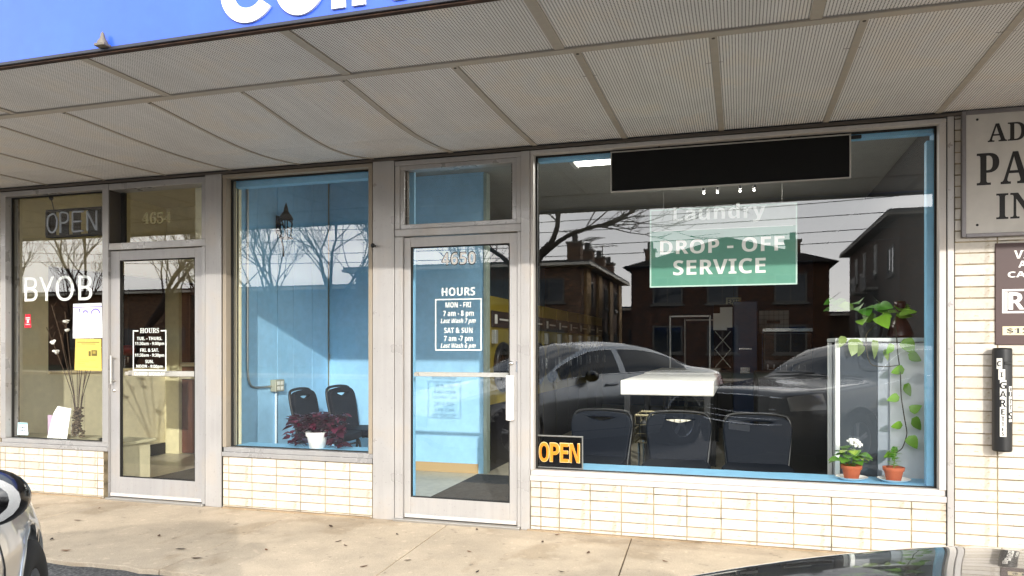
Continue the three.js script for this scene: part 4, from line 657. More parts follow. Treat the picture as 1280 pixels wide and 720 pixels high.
{ // machines and notices at the far end
  const t = thing('vending_machine', 'dark glossy vending machine with chrome strips deep in the laundry', 'vending machine', [0.62, 0, -5.6]);
  obj('cabinet', box(-0.32, 0.32, 0, 1.55, -0.6, 0, 0.02), M.blackGloss, t); obj('top_panel', box(-0.3, 0.3, 1.16, 1.52, 0.0005, 0.012), S(0x3d3a32, { roughness: 0.25, metalness: 0.5, map: T.brick }), t); obj('top_edge', box(-0.325, 0.325, 1.551, 1.6, -0.61, 0.02, 0.004), M.chrome, t);
  const sl = []; for (let i = 0; i < 7; i++) obj('strip', box(-0.26 + i * 0.08, -0.25 + i * 0.08, 0.4, 1.1, 0.0005, 0.014), M.chrome, t);
  for (let i = 0; i < 5; i++) obj('button', box(-0.24 + i * 0.1, -0.19 + i * 0.1, 0.98 - 0.1 * (i % 3), 1.03 - 0.1 * (i % 3), 0.0145, 0.024, 0.004), M.chrome, t);
  const w = thing('notice_board', 'tall brown notice board with white papers pinned at its top', 'notice board', [-0.27, 0, -7.6]);
  obj('post', box(-0.15, 0.15, 0, 0.96, -0.05, 0, 0.004), M.black, w); obj('board', box(-0.15, 0.15, 0.98, 2.05, -0.03, 0, 0.004), S(0x7a5a3c, { map: T.wood, roughness: 0.8 }), w);
  obj('paper', box(-0.16, 0.06, 1.62, 1.9, 0.0005, 0.003), M.white, w); obj('paper', box(-0.05, 0.145, 1.66, 2.0, 0.0035, 0.006), M.white, w);
  obj('lattice', [rod(V(-0.13, 1.0, 0.01), V(0.12, 1.3, 0.01), 0.008, 5), rod(V(0.12, 1.0, 0.01), V(-0.13, 1.3, 0.01), 0.008, 5), rod(V(-0.13, 1.3, 0.01), V(0.12, 1.6, 0.01), 0.008, 5), rod(V(0.12, 1.3, 0.01), V(-0.13, 1.6, 0.01), 0.008, 5)], S(0xe5e2da), w);
  const b = thing('change_machine', 'blue steel cabinet beside the notice board', 'cabinet', [0.08, 0, -7.75]); obj('body', box(-0.19, 0.19, 0, 2.1, -0.5, 0, 0.01), S(0x173a6b, { roughness: 0.4, map: T.paint }), b); obj('slot', [box(-0.1, 0.1, 1.3, 1.32, 0.0005, 0.01), box(-0.08, 0.08, 0.9, 1.0, 0.0005, 0.015, 0.004)], M.chrome, b);
  const g = thing('rate_board', 'white gridded rate board with a black label on the back wall', 'board', [0.62, 1.6, -9.97]); obj('board', box(-0.27, 0.27, 0, 0.44, -0.02, 0), S(0xd6d8d6, { roughness: 0.5, emissive: 0x000000 }), g); const gl = []; for (let i = 1; i < 6; i++) gl.push(box(-0.272 + i * 0.09, -0.268 + i * 0.09, 0.0, 0.44, 0.0003, 0.002)); for (let i = 1; i < 5; i++) gl.push(box(-0.27, 0.27, i * 0.088 - 0.002, i * 0.088 + 0.002, 0.0004, 0.0022)); obj('grid', gl, M.black, g); obj('label_plate', box(-0.13, 0.11, 0.19, 0.25, 0.003, 0.006), M.black, g);
  obj('support', box(-0.3, 0.3, -1.6, -0.001, -0.3, -0.02), S(0x202733, { roughness: 0.6 }), g);
  const e = thing('exit_sign', 'small pale EXIT sign with dark letters on a rod', 'sign', [-0.115, 2.08, -8.6]); obj('box', box(-0.13, 0.13, 0, 0.14, -0.05, 0, 0.005), S(0xc9c39a, { roughness: 0.5 }), e); obj('letter', text('EXIT', { h: 0.09, w: 0.2, y: 0.025, z: 0.0005 }), M.black, e); obj('rod', rod(V(0, 0.14, -0.025), V(0, 1.12, -0.025), 0.008, 6), M.black, e);
}
{ // white cabinet beside the window, with plants
  const t = thing('plant_cabinet', 'white and grey cabinet beside the window with plants on top', 'cabinet', [0.945, 0, -0.45]);
  const wh = S(0xe4e6e8, { map: T.paint, roughness: 0.45 });
  obj('front_panel', box(0.055, 0.35, 0, 1.375, -0.5, 0.0, 0.006), wh, t); obj('side_panel', box(-0.02, 0.0545, 0, 1.375, -0.5, -0.02, 0.003), S(0x9aa1aa, { map: T.paint, roughness: 0.4 }), t);
  obj('glass_door', box(-0.267, -0.0205, 0.02, 1.36, -0.48, -0.03), S(0x4a4f55, { roughness: 0.12, metalness: 0.2 }), t);
  obj('corner_post', box(-0.298, -0.268, 0, 1.38, -0.03, 0.005, 0.004), M.white, t); obj('corner_post', box(-0.298, -0.268, 0, 1.38, -0.5, -0.46, 0.004), M.white, t); obj('top', box(-0.3, 0.36, 1.381, 1.41, -0.52, 0.012, 0.005), S(0xcfd2d2, { roughness: 0.3, metalness: 0.3 }), t);
}
function claypot(name, label, pos) { const t = thing(name, label, 'potted plant', pos); obj('saucer', lathe([[0, 0.004], [0.06, 0.004], [0.1, 0.022], [0.106, 0.022], [0.064, 0], [0, 0]], 28), M.ceramic, t); const g = new THREE.Group(); g.name = 'clay_pot'; g.position.y = 0.006; t.add(g); pot(g, 0.062, 0.092, M.terracotta); return t; }
{
  const t = claypot('geranium', 'geranium with one white flower head in a clay pot on the sill', [0.725, 0.443, -0.24]), q = mulberry(9), lf = [], st = [], fl = [];
  const lg = leafGeo(0.062, 0.036, 1, 0.15, 6);
  for (let i = 0; i < 26; i++) { const a = q() * 6.28, r = 0.03 + 0.06 * q(), y = 0.12 + 0.09 * q(), p = V(r * Math.cos(a), y, r * Math.sin(a)); st.push(rod(V(0.01 * Math.cos(a), 0.08, 0.01 * Math.sin(a)), p, 0.002, 5)); lf.push(put(lg, p, -a + 0.4 * (q() - 0.5), 0.2 - 0.5 * q(), 0.5 * (q() - 0.5), 0.8 + 0.5 * q())); }
  st.push(tube([V(0, 0.08, 0), V(0.01, 0.18, 0.01), V(0.015, 0.235, 0.02)], 0.0022, 10, 5));
  for (let i = 0; i < 90; i++) { const a = q() * 6.28, b = Math.acos(1 - 1.7 * q()), g = clean(new THREE.SphereGeometry(0.0115, 6, 4)); g.scale(1, 0.45, 0.8); g.rotateX(q() * 3); g.rotateY(q() * 6); const k = 0.6 + 0.4 * q(); fl.push(move(g, 0.02 + k * 0.046 * Math.sin(b) * Math.cos(a), 0.25 + k * 0.03 * Math.cos(b) - 0.2 * k * 0.046 * Math.sin(b) * Math.cos(a), 0.02 + k * 0.034 * Math.sin(b) * Math.sin(a))); }
  obj('stems', st, S(0x5d7a34), t); obj('foliage', lf.slice(0, 17), leafMat(0x5f8f2c), t).userData.kind = 'stuff'; obj('foliage', lf.slice(17), leafMat(0x9fb83c), t).userData.kind = 'stuff'; obj('flower_head', fl, S(0xf7f4ee, { side: THREE.DoubleSide, roughness: 0.7 }), t).userData.kind = 'stuff';
}
{
  const t = claypot('seedling_pot', 'small upright green seedling in a clay pot next to the white wall', [0.985, 0.443, -0.24]), q = mulberry(19), lf = [], st = [rod(V(0, 0.08, 0), V(0.01, 0.23, 0), 0.0028, 5)], lg = leafGeo(0.05, 0.018, 0, 0.25, 5);
  for (let i = 0; i < 22; i++) { const y = 0.1 + 0.13 * i / 22, a = i * 2.4; lf.push(put(lg, V(0.005, y, 0), a, 0.5 - 0.3 * q(), 0, 0.7 + 0.4 * q())); }
  obj('stem', st, S(0x6a8a3a), t); obj('foliage', lf, leafMat(0x7aa536), t).userData.kind = 'stuff';
}
{ // trailing vine on the cabinet; its large leaves are pieces
  const t = thing('trailing_vine', 'heart leaved vine in a dark pot trailing down from the white cabinet', 'plant', [0.905, 1.411, -0.62]), q = mulberry(29);
  obj('pot', lathe([[0, 0], [0.07, 0], [0.09, 0.1], [0.1, 0.11], [0.085, 0.11], [0, 0.09]], 24), S(0x22242a, { roughness: 0.4 }), t);
  const L = V(0, 0, 0), vine = [V(0.06, 0.1, 0.06), V(0.12, 0.08, 0.2), V(0.13, -0.1, 0.24), V(0.145, -0.25, 0.25), V(0.15, -0.4, 0.25), V(0.17, -0.55, 0.25), V(0.185, -0.66, 0.25), V(0.155, -0.76, 0.25), V(0.10, -0.8, 0.25)];
  obj('stem', [tube(vine, 0.004, 60, 5), tube([V(0.02, 0.1, 0.08), V(-0.06, 0.02, 0.2), V(-0.06, -0.12, 0.24), V(-0.03, -0.19, 0.245), V(0.06, -0.2, 0.25), V(0.14, -0.19, 0.25)], 0.0035, 40, 5)], S(0x3a3320), t);
  const lg = clean(leafGeo(0.095, 0.042, 1, 0.2, 7)), m1 = leafMat(0x4f8a2a, { roughness: 0.38 }), m2 = leafMat(0x7fae34, { roughness: 0.38 }), m3 = leafMat(0x93a862, { roughness: 0.4 });
  const leaf = (x, y, z, yaw, pitch, roll, s, m) => { const o = obj('leaf', lg, m, t); o.position.set(x, y, z); o.rotation.order = 'YZX'; o.rotation.set(roll, yaw, pitch); o.scale.setScalar(s); };
  for (const [x, y, d, p, s] of [[0.17, -0.02, -0.3, -1.0, 1.15], [0.10, -0.06, 3.4, -0.7, 0.8], [0.2, -0.12, 0.1, -0.4, 0.95], [0.16, -0.22, 3.1, -0.2, 0.85], [0.17, -0.33, 0.3, -0.9, 0.95], [0.13, -0.41, 3.0, -0.25, 0.8], [0.21, -0.5, -0.2, 0.6, 0.8], [0.22, -0.56, 0.2, -0.8, 1.0], [0.15, -0.6, 3.2, -0.1, 0.75], [0.2, -0.68, -0.4, -1.0, 0.95], [0.12, -0.76, 3.6, -1.0, 1.0], [0.09, -0.8, 3.0, -0.4, 0.6]]) leaf(x, y, 0.26, d, p, 1.2, s, q() > 0.4 ? m1 : m2);
  for (const [x, y, z, yaw, pit, s] of [[-0.12, -0.02, 0.2, 2.6, -1.2, 1.2], [-0.02, -0.03, 0.22, 0.4, -1.3, 1.3], [-0.2, 0.0, 0.2, 3.0, -1.0, 0.8], [0.05, -0.09, 0.23, 0.2, -1.1, 0.8], [-0.1, -0.05, 0.22, 1.6, -1.2, 0.9]]) leaf(x, y, z, yaw, pit, 1.0, s, m3);
  for (let i = 0; i < 26; i++) { const a = q() * 6.28, r = 0.06 + 0.2 * q(); leaf(r * Math.cos(a) * 1.2 - 0.05, 0.12 + 0.16 * q(), 0.05 + r * Math.sin(a) * 0.5, -a, 0.3 - 0.9 * q(), 0.6 * (q() - 0.5) + 0.5, 0.9 + 0.5 * q(), i % 3 ? m2 : m1); }
}
{
  const t = thing('basket_vase', 'amber bottle vase with a tied neck standing on the cabinet top', 'vase', [1.09, 1.411, -0.6]);
  obj('body', lathe([[0, 0], [0.085, 0.0], [0.09, 0.02], [0.07, 0.08], [0.035, 0.15], [0.022, 0.18], [0.04, 0.23], [0.036, 0.26], [0, 0.26]], 20), P(0xa65a1c, { roughness: 0.35, map: T.wood }), t); obj('tie', clean(new THREE.TorusGeometry(0.026, 0.006, 6, 16)).rotateX(1.57).translate(0, 0.178, 0), S(0x3f5a25), t);
}

// ---------------------------------------------------------------- signs on the tiled pier
{
  const t = thing('parking_sign', 'weathered grey parking sign with black serif lettering on the tile pier', 'sign', [1.335, 2.03, 0.0]);
  obj('board', box(0, 1.25, 0.0, 0.785, 0.001, 0.02, 0.003), S(0xcdc7bd, { map: T.paint, roughness: 0.6 }), t); obj('frame', [box(-0.012, 0.012, 0, 0.785, 0.001, 0.032, 0.003), box(0.0125, 1.24, 0.762, 0.787, 0.001, 0.032, 0.003), box(0.0125, 1.24, -0.002, 0.022, 0.001, 0.032, 0.003), box(1.2405, 1.262, 0, 0.785, 0.001, 0.032, 0.003)], S(0x8d8a8c, { metalness: 0.6, roughness: 0.45, map: T.metal }), t);
  obj('lettering', [text('ADDITIONAL', { font: 'serif_bold', h: 0.112, w: 0.93, align: 'l', x: 0.132, y: 0.585, z: 0.0205 }), text('PARKING', { font: 'serif_bold', h: 0.198, w: 1.0, align: 'l', x: 0.072, y: 0.32, z: 0.0205 }), text('IN REAR', { font: 'serif_bold', h: 0.158, w: 0.80, align: 'l', x: 0.178, y: 0.105, z: 0.0205 })], S(0x17130f, { roughness: 0.6 }), t);
  for (const [x, y] of [[0.075, 0.73], [0.075, 0.075], [1.18, 0.73], [1.18, 0.075]]) obj('screw', lathe([[0, 0.004], [0.006, 0.003], [0.008, 0]], 8).rotateX(Math.PI / 2).translate(x, y, 0.0205), M.black, t);
  const b = thing('tow_sign', 'dark brown warning sign with white lettering below the parking sign', 'sign', [1.512, 1.36, 0.0]);
  obj('board', box(0, 0.62, 0, 0.628, 0.001, 0.01, 0.002), S(0x3d1c16, { roughness: 0.5, map: T.paint }), b);
  const wl = M.vinylWhite; const c = 0.31;
  obj('lettering', [text('VIOLATORS', { h: 0.05, w: 0.42, align: 'l', x: 0.1, y: 0.53, z: 0.0105 }), text('AND', { h: 0.04, w: 0.14, align: 'l', x: 0.123, y: 0.475, z: 0.0105 }), text('CARS TOWED', { h: 0.035, w: 0.47, align: 'l', x: 0.066, y: 0.415, z: 0.0105 })], wl, b);
  obj('logo_plate', frameRect(0.036, 0.58, 0.195, 0.342, 0.012, 0.0105, 0.001), wl, b); obj('logo', [text('R', { h: 0.105, w: 0.085, align: 'l', x: 0.07, y: 0.217, z: 0.0105 })], wl, b); obj('logo_bar', box(0.053, 0.064, 0.21, 0.326, 0.0105, 0.0115), wl, b);
  obj('price_strip', box(0.038, 0.3, 0.06, 0.113, 0.0105, 0.012), S(0xd9cba6), b); obj('price', text('$125', { font: 'serif_bold', h: 0.032, w: 0.16, align: 'l', x: 0.06, y: 0.07, z: 0.0125 }), M.black, b);
}
{
  const t = thing('cigarette_bin', 'black tube cigarette bin with white letter stickers on the tile pier', 'ashtray', [1.533, 0.708, 0.0]);
  obj('tube', lathe([[0, 0], [0.05, 0.002], [0.053, 0.012], [0.053, 0.62], [0.048, 0.632], [0, 0.634]], 24).translate(0, 0, 0.062), M.black, t);
  obj('slot', box(-0.005, 0.035, 0.53, 0.55, 0.105, 0.118, 0.003), S(0x020202), t); obj('bracket', [box(-0.03, 0.03, 0.56, 0.6, 0.0, 0.012), box(-0.03, 0.03, 0.04, 0.08, 0.0, 0.012)], M.steel, t);
  const cur = (a0, a1, y0, y1) => { const g = new THREE.CylinderGeometry(0.0535, 0.0535, y1 - y0, 8, 1, true, a0, a1 - a0); g.translate(0, (y0 + y1) / 2, 0.062); return clean(g); };
  const st = S(0xe8e4da, { roughness: 0.6, side: THREE.DoubleSide });
  obj('sticker', cur(-0.85, -0.28, 0.505, 0.57), st, t); obj('sticker', cur(-0.65, 0.0, 0.44, 0.503), st, t); obj('sticker', cur(-0.5, 0.12, 0.095, 0.438), st, t); obj('sticker', cur(0.42, 0.85, 0.185, 0.40), st, t);
  const chars = [['C', -0.57, 0.522, 0.03], ['I', -0.32, 0.455, 0.03], ['G', -0.2, 0.385, 0.042], ['A', -0.2, 0.335, 0.036], ['R', -0.2, 0.275, 0.046], ['E', -0.2, 0.228, 0.034], ['T', -0.2, 0.19, 0.028], ['T', -0.2, 0.158, 0.024], ['E', -0.2, 0.128, 0.022], ['S', -0.2, 0.102, 0.02], ['B', 0.62, 0.372, 0.02], ['U', 0.62, 0.338, 0.03], ['T', 0.62, 0.295, 0.028], ['T', 0.62, 0.258, 0.028], ['S', 0.62, 0.2, 0.045]];
  for (const [ch, a, y, h] of chars) { const g = text(ch, { h, z: 0.0542, y }); g.rotateY(a); g.translate(0, 0, 0.062); obj('letter', g, M.black, t); }
}

// ---------------------------------------------------------------- the two angle-parked cars
function curve(xs, ys) { // monotone smooth table
  const n = xs.length, d = [], m = []; for (let i = 0; i < n - 1; i++) d.push((ys[i + 1] - ys[i]) / (xs[i + 1] - xs[i]));
  for (let i = 0; i < n; i++) m.push(i === 0 ? d[0] : i === n - 1 ? d[n - 2] : d[i - 1] * d[i] <= 0 ? 0 : 2 * d[i - 1] * d[i] / (d[i - 1] + d[i]));
  return x => { let i = 0; while (i < n - 2 && x > xs[i + 1]) i++; const h = xs[i + 1] - xs[i], t = clamp((x - xs[i]) / h), t2 = t * t, t3 = t2 * t; return (2 * t3 - 3 * t2 + 1) * ys[i] + (t3 - 2 * t2 + t) * h * m[i] + (-2 * t3 + 3 * t2) * ys[i + 1] + (t3 - t2) * h * m[i + 1]; };
}
function makeCar(label, o) { // local +x is forward, +z the car's right side; origin on the ground under its middle
  const t = thing('parked_car', label, 'car', o.pos, o.turn, 'angle parked cars');
  const L = 4.75, X = s => L / 2 - s, axF = 0.93, axR = 3.70, wr = 0.325;
  const S0 = [0, 0.05, 0.14, 0.3, 0.6, 1.0, 1.32, 1.75, 2.2, 2.7, 3.2, 3.6, 4.05, 4.4, 4.62, 4.72, 4.75];
  const nose = o.nose || 0;
  const yT = curve(S0, [0.60 + nose, 0.69 + nose, 0.745 + nose * 0.85, 0.79 + nose * 0.7, 0.86 + nose * 0.4, 0.935 + nose * 0.2, 0.99 + nose * 0.1, 1.26, 1.42, 1.455, 1.43, 1.33, 1.14, 1.09, 1.05, 0.97, 0.88]);
  const yS = curve(S0, [0.55 + nose, 0.63 + nose, 0.68 + nose * 0.85, 0.725 + nose * 0.7, 0.79 + nose * 0.4, 0.855 + nose * 0.2, 0.90 + nose * 0.1, 0.93, 0.95, 0.96, 0.98, 1.0, 1.01, 1.0, 0.96, 0.88, 0.80]);
  const hw = curve(S0, [0.52, 0.64, 0.73, 0.80, 0.865, 0.89, 0.90, 0.905, 0.91, 0.91, 0.905, 0.90, 0.885, 0.85, 0.80, 0.75, 0.68]);
  const rw = curve(S0, [0.42, 0.53, 0.60, 0.66, 0.71, 0.735, 0.735, 0.67, 0.60, 0.575, 0.575, 0.60, 0.67, 0.68, 0.65, 0.60, 0.5]);
  const yR = curve(S0, [0.58 + nose, 0.67 + nose, 0.722 + nose * 0.85, 0.768 + nose * 0.7, 0.838 + nose * 0.4, 0.908 + nose * 0.2, 0.957 + nose * 0.1, 1.19, 1.355, 1.39, 1.365, 1.27, 1.10, 1.06, 1.02, 0.94, 0.85]);
  const yB = curve(S0, [0.30, 0.25, 0.22, 0.20, 0.19, 0.19, 0.19, 0.19, 0.19, 0.19, 0.19, 0.19, 0.20, 0.23, 0.27, 0.30, 0.34]);
  const nS = 20, nG = 8, nT = 10, NV = nS + nG + nT + 1;
  const section = (s, j) => { // -> [y, z] for the right half
    const h = hw(s), b = yB(s), sh = yS(s), r = rw(s), yr = yR(s);
    if (j <= nS) { const v = j / nS, bul = 0.90 + 0.10 * Math.sin(Math.PI * Math.pow(v, 0.8)) + 0.045 * v - 0.0; return [lerp(b, sh, v), h * Math.min(1, bul * (0.985 + 0.015 * (v > 0.72 ? Math.cos((v - 0.72) * 6) : 1)))]; }
    const z0 = section(s, nS)[1];
    if (j <= nS + nG) { const v = (j - nS) / nG; return [lerp(sh, yr, Math.pow(v, 0.92)), lerp(z0, r, v) + 0.02 * Math.sin(Math.PI * v)]; }
    const v = (j - nS - nG) / nT; return [lerp(yr, yT(s), 1 - (1 - v) * (1 - v)), r * (1 - v)];
  };
  const cols = []; for (let s = 0; s <= L + 1e-6; s += s < 0.5 || s > 4.3 ? 0.025 : 0.05) cols.push(Math.min(s, L)); if (cols[cols.length - 1] < L) cols.push(L);
  const groups = { body: [], glass: [], head: [], tail: [] };
  for (const side of [1, -1]) {
    const P3 = cols.map(s => { const a = []; for (let j = 0; j < NV; j++) { const [y, z] = section(s, j); const p = V(X(s), y, z * side); if (j <= nS) for (const ax of [axF, axR]) { const dx = p.x - X(ax), dy = p.y - wr, r = Math.hypot(dx, dy), ar = 0.385; if (r < ar + 0.028 && r > ar - 0.045 && dy > -0.1) { p.x = X(ax) + dx / r * ar; p.y = wr + dy / r * ar; } } a.push(p); } return a; });
    for (let i = 0; i + 1 < cols.length; i++) for (let j = 0; j + 1 < NV; j++) {
      const q = [P3[i][j], P3[i + 1][j], P3[i + 1][j + 1], P3[i][j + 1]], s = (cols[i] + cols[i + 1]) / 2, cx = (q[0].x + q[2].x) / 2, cy = (q[0].y + q[2].y) / 2;
      if (j < nS && [axF, axR].some(ax => Math.hypot(cx - X(ax), cy - wr) < 0.383)) continue;
      const g = j - nS; let k = 'body';
      if (g >= 1 && g < nG - 1 && s > 1.62 && s < 3.86 && !(s > 2.58 && s < 2.68)) k = 'glass';
      if (g >= nG && ((s > 1.36 && s < 2.12) || (s > 3.42 && s < 4.02))) k = 'glass';
      if (s > 0.06 && s < 0.42 && j >= nS - 5 && j < nS + 1) k = 'head';
      if (s > 4.42 && s < 4.735 && j >= nS - 6 && j < nS) k = 'tail';
      const o4 = side > 0 ? [q[0], q[1], q[2], q[0], q[2], q[3]] : [q[0], q[2], q[1], q[0], q[3], q[2]];
      for (const p of o4) groups[k].push(p.x, p.y, p.z);
    }
  }
  for (const [s, f] of [[0, 1], [L, -1]]) { // close nose and tail
    for (let j = 0; j + 1 < NV; j++) { const [y0, z0] = section(s, j), [y1, z1] = section(s, j + 1), a = [X(s), y0, z0, X(s), y1, z1, X(s), y1, -z1], b = [X(s), y0, z0, X(s), y1, -z1, X(s), y0, -z0]; const fl = v => f > 0 ? v : [v[0], v[1], v[2], v[6], v[7], v[8], v[3], v[4], v[5]]; groups.body.push(...fl(a), ...fl(b)); }
  }
  const mk = a => { let g = new THREE.BufferGeometry(); g.setAttribute('position', new THREE.Float32BufferAttribute(a, 3)); g = mergeVertices(g, 1e-4); g.computeVertexNormals(); return metric(toCreasedNormals(g, 0.6)); };
  obj('body', mk(groups.body), o.paint, t);
  obj('window_glass', mk(groups.glass), P(0x07090b, { roughness: 0.03, ior: 1.6 }), t); obj('headlight', mk(groups.head), P(0xb9b6ae, { roughness: 0.12, metalness: 0.3, clearcoat: 1, clearcoatRoughness: 0.05 }), t); obj('tail_light', mk(groups.tail), P(0x8c1013, { roughness: 0.15, clearcoat: 1, clearcoatRoughness: 0.05 }), t);
  const off = (s, j, side, d) => { const [y, z] = section(s, j); return V(X(s), y + d * 0.3, side * (z + d)); };
  const seam = (s, j0, j1, side, d = 0.0005, ds = 0) => { const p = []; for (let j = j0; j <= j1; j += 2) p.push(off(s + ds * (j - j0), j, side, d)); return tube(p, 0.0035, 20, 5); };
  for (const side of [1, -1]) {
    for (const g of [seam(1.48, 4, nS, side), seam(2.63, 2, nS, side), seam(3.55, 8, nS, side, 0.0005, -0.012), tube([1.5, 1.9, 2.3, 2.8, 3.2, 3.45].map(s => off(s, 3, side, 0.0005)), 0.0035, 20, 5)]) obj('door_seam', g, M.black, t);
    obj('belt_trim', tube([1.5, 1.75, 2.2, 2.7, 3.2, 3.6, 3.9].map(s => { const p = off(s, nS + 1, side, 0.001); return p; }), 0.008, 30, 6), M.chrome, t);
    obj('window_trim', tube([1.55, 1.75, 2.2, 2.7, 3.2, 3.6, 3.95].map(s => off(s, nS + nG - 1, side, 0.001)), 0.006, 30, 6), M.chrome, t);
    for (const s of [2.4, 3.38]) obj('door_handle', [box(-0.095, 0.095, -0.014, 0.014, -0.006, 0.03, 0.01).translate(X(s), 0.885, 0).translate(0, 0, 0)].map(g => { if (side < 0) g.rotateY(Math.PI).translate(2 * X(s), 0, 0); return g.translate(0, 0, side * (section(s, 18)[1] + 0.004)); }), o.handle || o.paint, t);
    const m = part('door_mirror', t, null, [X(2.0), 1.0, side * 0.955]);
    const hs = clean(new THREE.SphereGeometry(1, 20, 14)); hs.scale(0.065, 0.075, 0.105); obj('housing', hs, o.mirror || o.paint, m); const mg = clean(new THREE.CircleGeometry(0.9, 20)); mg.scale(0.1, 0.068, 1); mg.rotateY(-Math.PI / 2); obj('mirror_glass', mg.translate(-0.05, 0, 0), M.chrome, m); obj('stalk', rod(V(0, -0.04, -side * 0.13), V(0, -0.02, -side * 0.05), 0.022), M.black, m);
    for (const ax of [axF, axR]) {
      const lip = []; for (let k = 0; k <= 20; k++) { const a = -0.32 + (Math.PI + 0.64) * k / 20, px = X(ax) + 0.385 * Math.cos(a), py = wr + 0.385 * Math.sin(a), s = L / 2 - px; let zz = hw(s) * 0.97; const v = (py - yB(s)) / (yS(s) - yB(s)); zz = section(s, clamp(Math.round(v * nS), 0, nS))[1]; lip.push(V(px, py, side * (zz - 0.002))); } obj('arch_lip', tube(lip, 0.011, 40, 6), o.paint, t);
      const wl = clean(new THREE.CylinderGeometry(0.40, 0.40, 0.28, 28, 1, true, -Math.PI / 2 - 0.15, Math.PI + 0.3)); wl.rotateX(Math.PI / 2); obj('wheel_well', [wl.translate(X(ax), wr, side * 0.72), clean(new THREE.CircleGeometry(0.4, 24)).translate(X(ax), wr, side * 0.58)], S(0x08080a, { roughness: 0.95, side: THREE.DoubleSide }), t);
      const w = part('wheel', t, null, [X(ax), wr, side * 0.80]); if (side < 0) w.rotation.y = Math.PI;
      obj('tyre', lathe([[0.205, -0.09], [0.24, -0.1], [0.29, -0.105], [0.318, -0.09], [0.325, -0.06], [0.325, 0.06], [0.318, 0.085], [0.29, 0.1], [0.24, 0.098], [0.212, 0.085]], 40).rotateX(Math.PI / 2), M.rubber, w);
      const rim = [lathe([[0.212, 0.088], [0.2, 0.075], [0.195, 0.02], [0.19, -0.05]], 40).rotateX(Math.PI / 2), lathe([[0, 0.07], [0.03, 0.068], [0.055, 0.055], [0.06, 0.03]], 20).rotateX(Math.PI / 2)];
      for (let k = 0; k < 5; k++) for (const d of [-0.1, 0.1]) { const sp = box(-0.014, 0.014, 0.04, 0.2, 0.03, 0.062, 0.006); sp.rotateZ(k * Math.PI * 2 / 5 + d); rim.push(sp); }
      obj('rim', rim, S(0xb4b6b8, { metalness: 0.85, roughness: 0.28 }), w); obj('brake_disc', clean(new THREE.CircleGeometry(0.16, 24)).translate(0, 0, 0.0), S(0x3a3a3a, { metalness: 0.6, roughness: 0.5 }), w);
    }
  }
  obj('underbody', box(-L / 2 + 0.35, L / 2 - 0.3, 0.17, 0.4, -0.55, 0.55), M.black, t);
  // front: bumper opening, grille, plate
  const fx = (z) => { let s = 0; while (s < 0.6 && hw(s) < Math.abs(z) + 0.02) s += 0.01; return X(s); };
  if (o.grille) {
    const bars = []; const yg = 0.50; for (let k = 0; k < 6; k++) { const pts = []; for (let i = -8; i <= 8; i++) { const z = i / 8 * 0.56; pts.push(V(fx(z) + 0.012 - 0.03 * (k / 5), yg + k * 0.065 - 0.05 * Math.pow(i / 8, 2) * (k < 3 ? -0.5 : 0.3), z)); } bars.push(tube(pts, k === 0 || k === 5 ? 0.014 : 0.008, 40, 6)); }
    obj('grille_bars', bars, M.chrome, t); obj('grille_back', box(L / 2 - 0.02, L / 2 + 0.004, 0.49, 0.83, -0.4, 0.4), M.black, t);
  } else { obj('grille_back', box(L / 2 - 0.01, L / 2 + 0.006, 0.42, 0.55, -0.4, 0.4, 0.004), M.black, t); }
  obj('number_plate', box(L / 2 + 0.012, L / 2 + 0.02, 0.42, 0.53, -0.15, 0.15, 0.003), S(0xd9d9d4, { roughness: 0.5 }), t); obj('number_plate', box(-L / 2 - 0.012, -L / 2 - 0.004, 0.66, 0.77, -0.15, 0.15, 0.003), S(0xd9d9d4, { roughness: 0.5 }), t);
  // bonnet shut lines, wipers
  obj('bonnet_seam', [1, -1].map(side => tube([0.3, 0.5, 0.8, 1.1, 1.28].map(s => { const [y, z] = section(s, nS + nG - 2); return V(X(s), y + 0.002, side * z); }), 0.003, 24, 5)), M.black, t);
  obj('cowl', tube([-0.66, -0.4, 0, 0.4, 0.66].map(z => V(X(1.33) - 0.03 * z * z, 0.99 + nose * 0.1 - 0.07 * z * z, z)), 0.016, 20, 6), M.black, t);
  obj('wiper', [rod(V(X(1.36), 1.02 + nose * 0.1, 0.1), V(X(1.42), 1.03, 0.62), 0.007), rod(V(X(1.36), 1.02 + nose * 0.1, -0.55), V(X(1.42), 1.05, -0.02), 0.007)], M.black, t);
  return t;
}
const silver = P(0xaeb1b2, { metalness: 0.75, roughness: 0.3, clearcoat: 1, clearcoatRoughness: 0.04 });
const blackPaint = P(0x08080a, { metalness: 0.0, roughness: 0.25, clearcoat: 1, clearcoatRoughness: 0.02 });
makeCar('silver sedan parked at an angle with its nose to the pavement', { pos: [-2.296, -0.03, 4.824], turn: 130.2 * Math.PI / 180, paint: silver, mirror: M.blackGloss });
makeCar('glossy black car with a chrome grille parked at an angle by the pavement', { pos: [1.53, -0.03, 5.3], turn: 130.2 * Math.PI / 180, paint: blackPaint, nose: 0.188, grille: true });

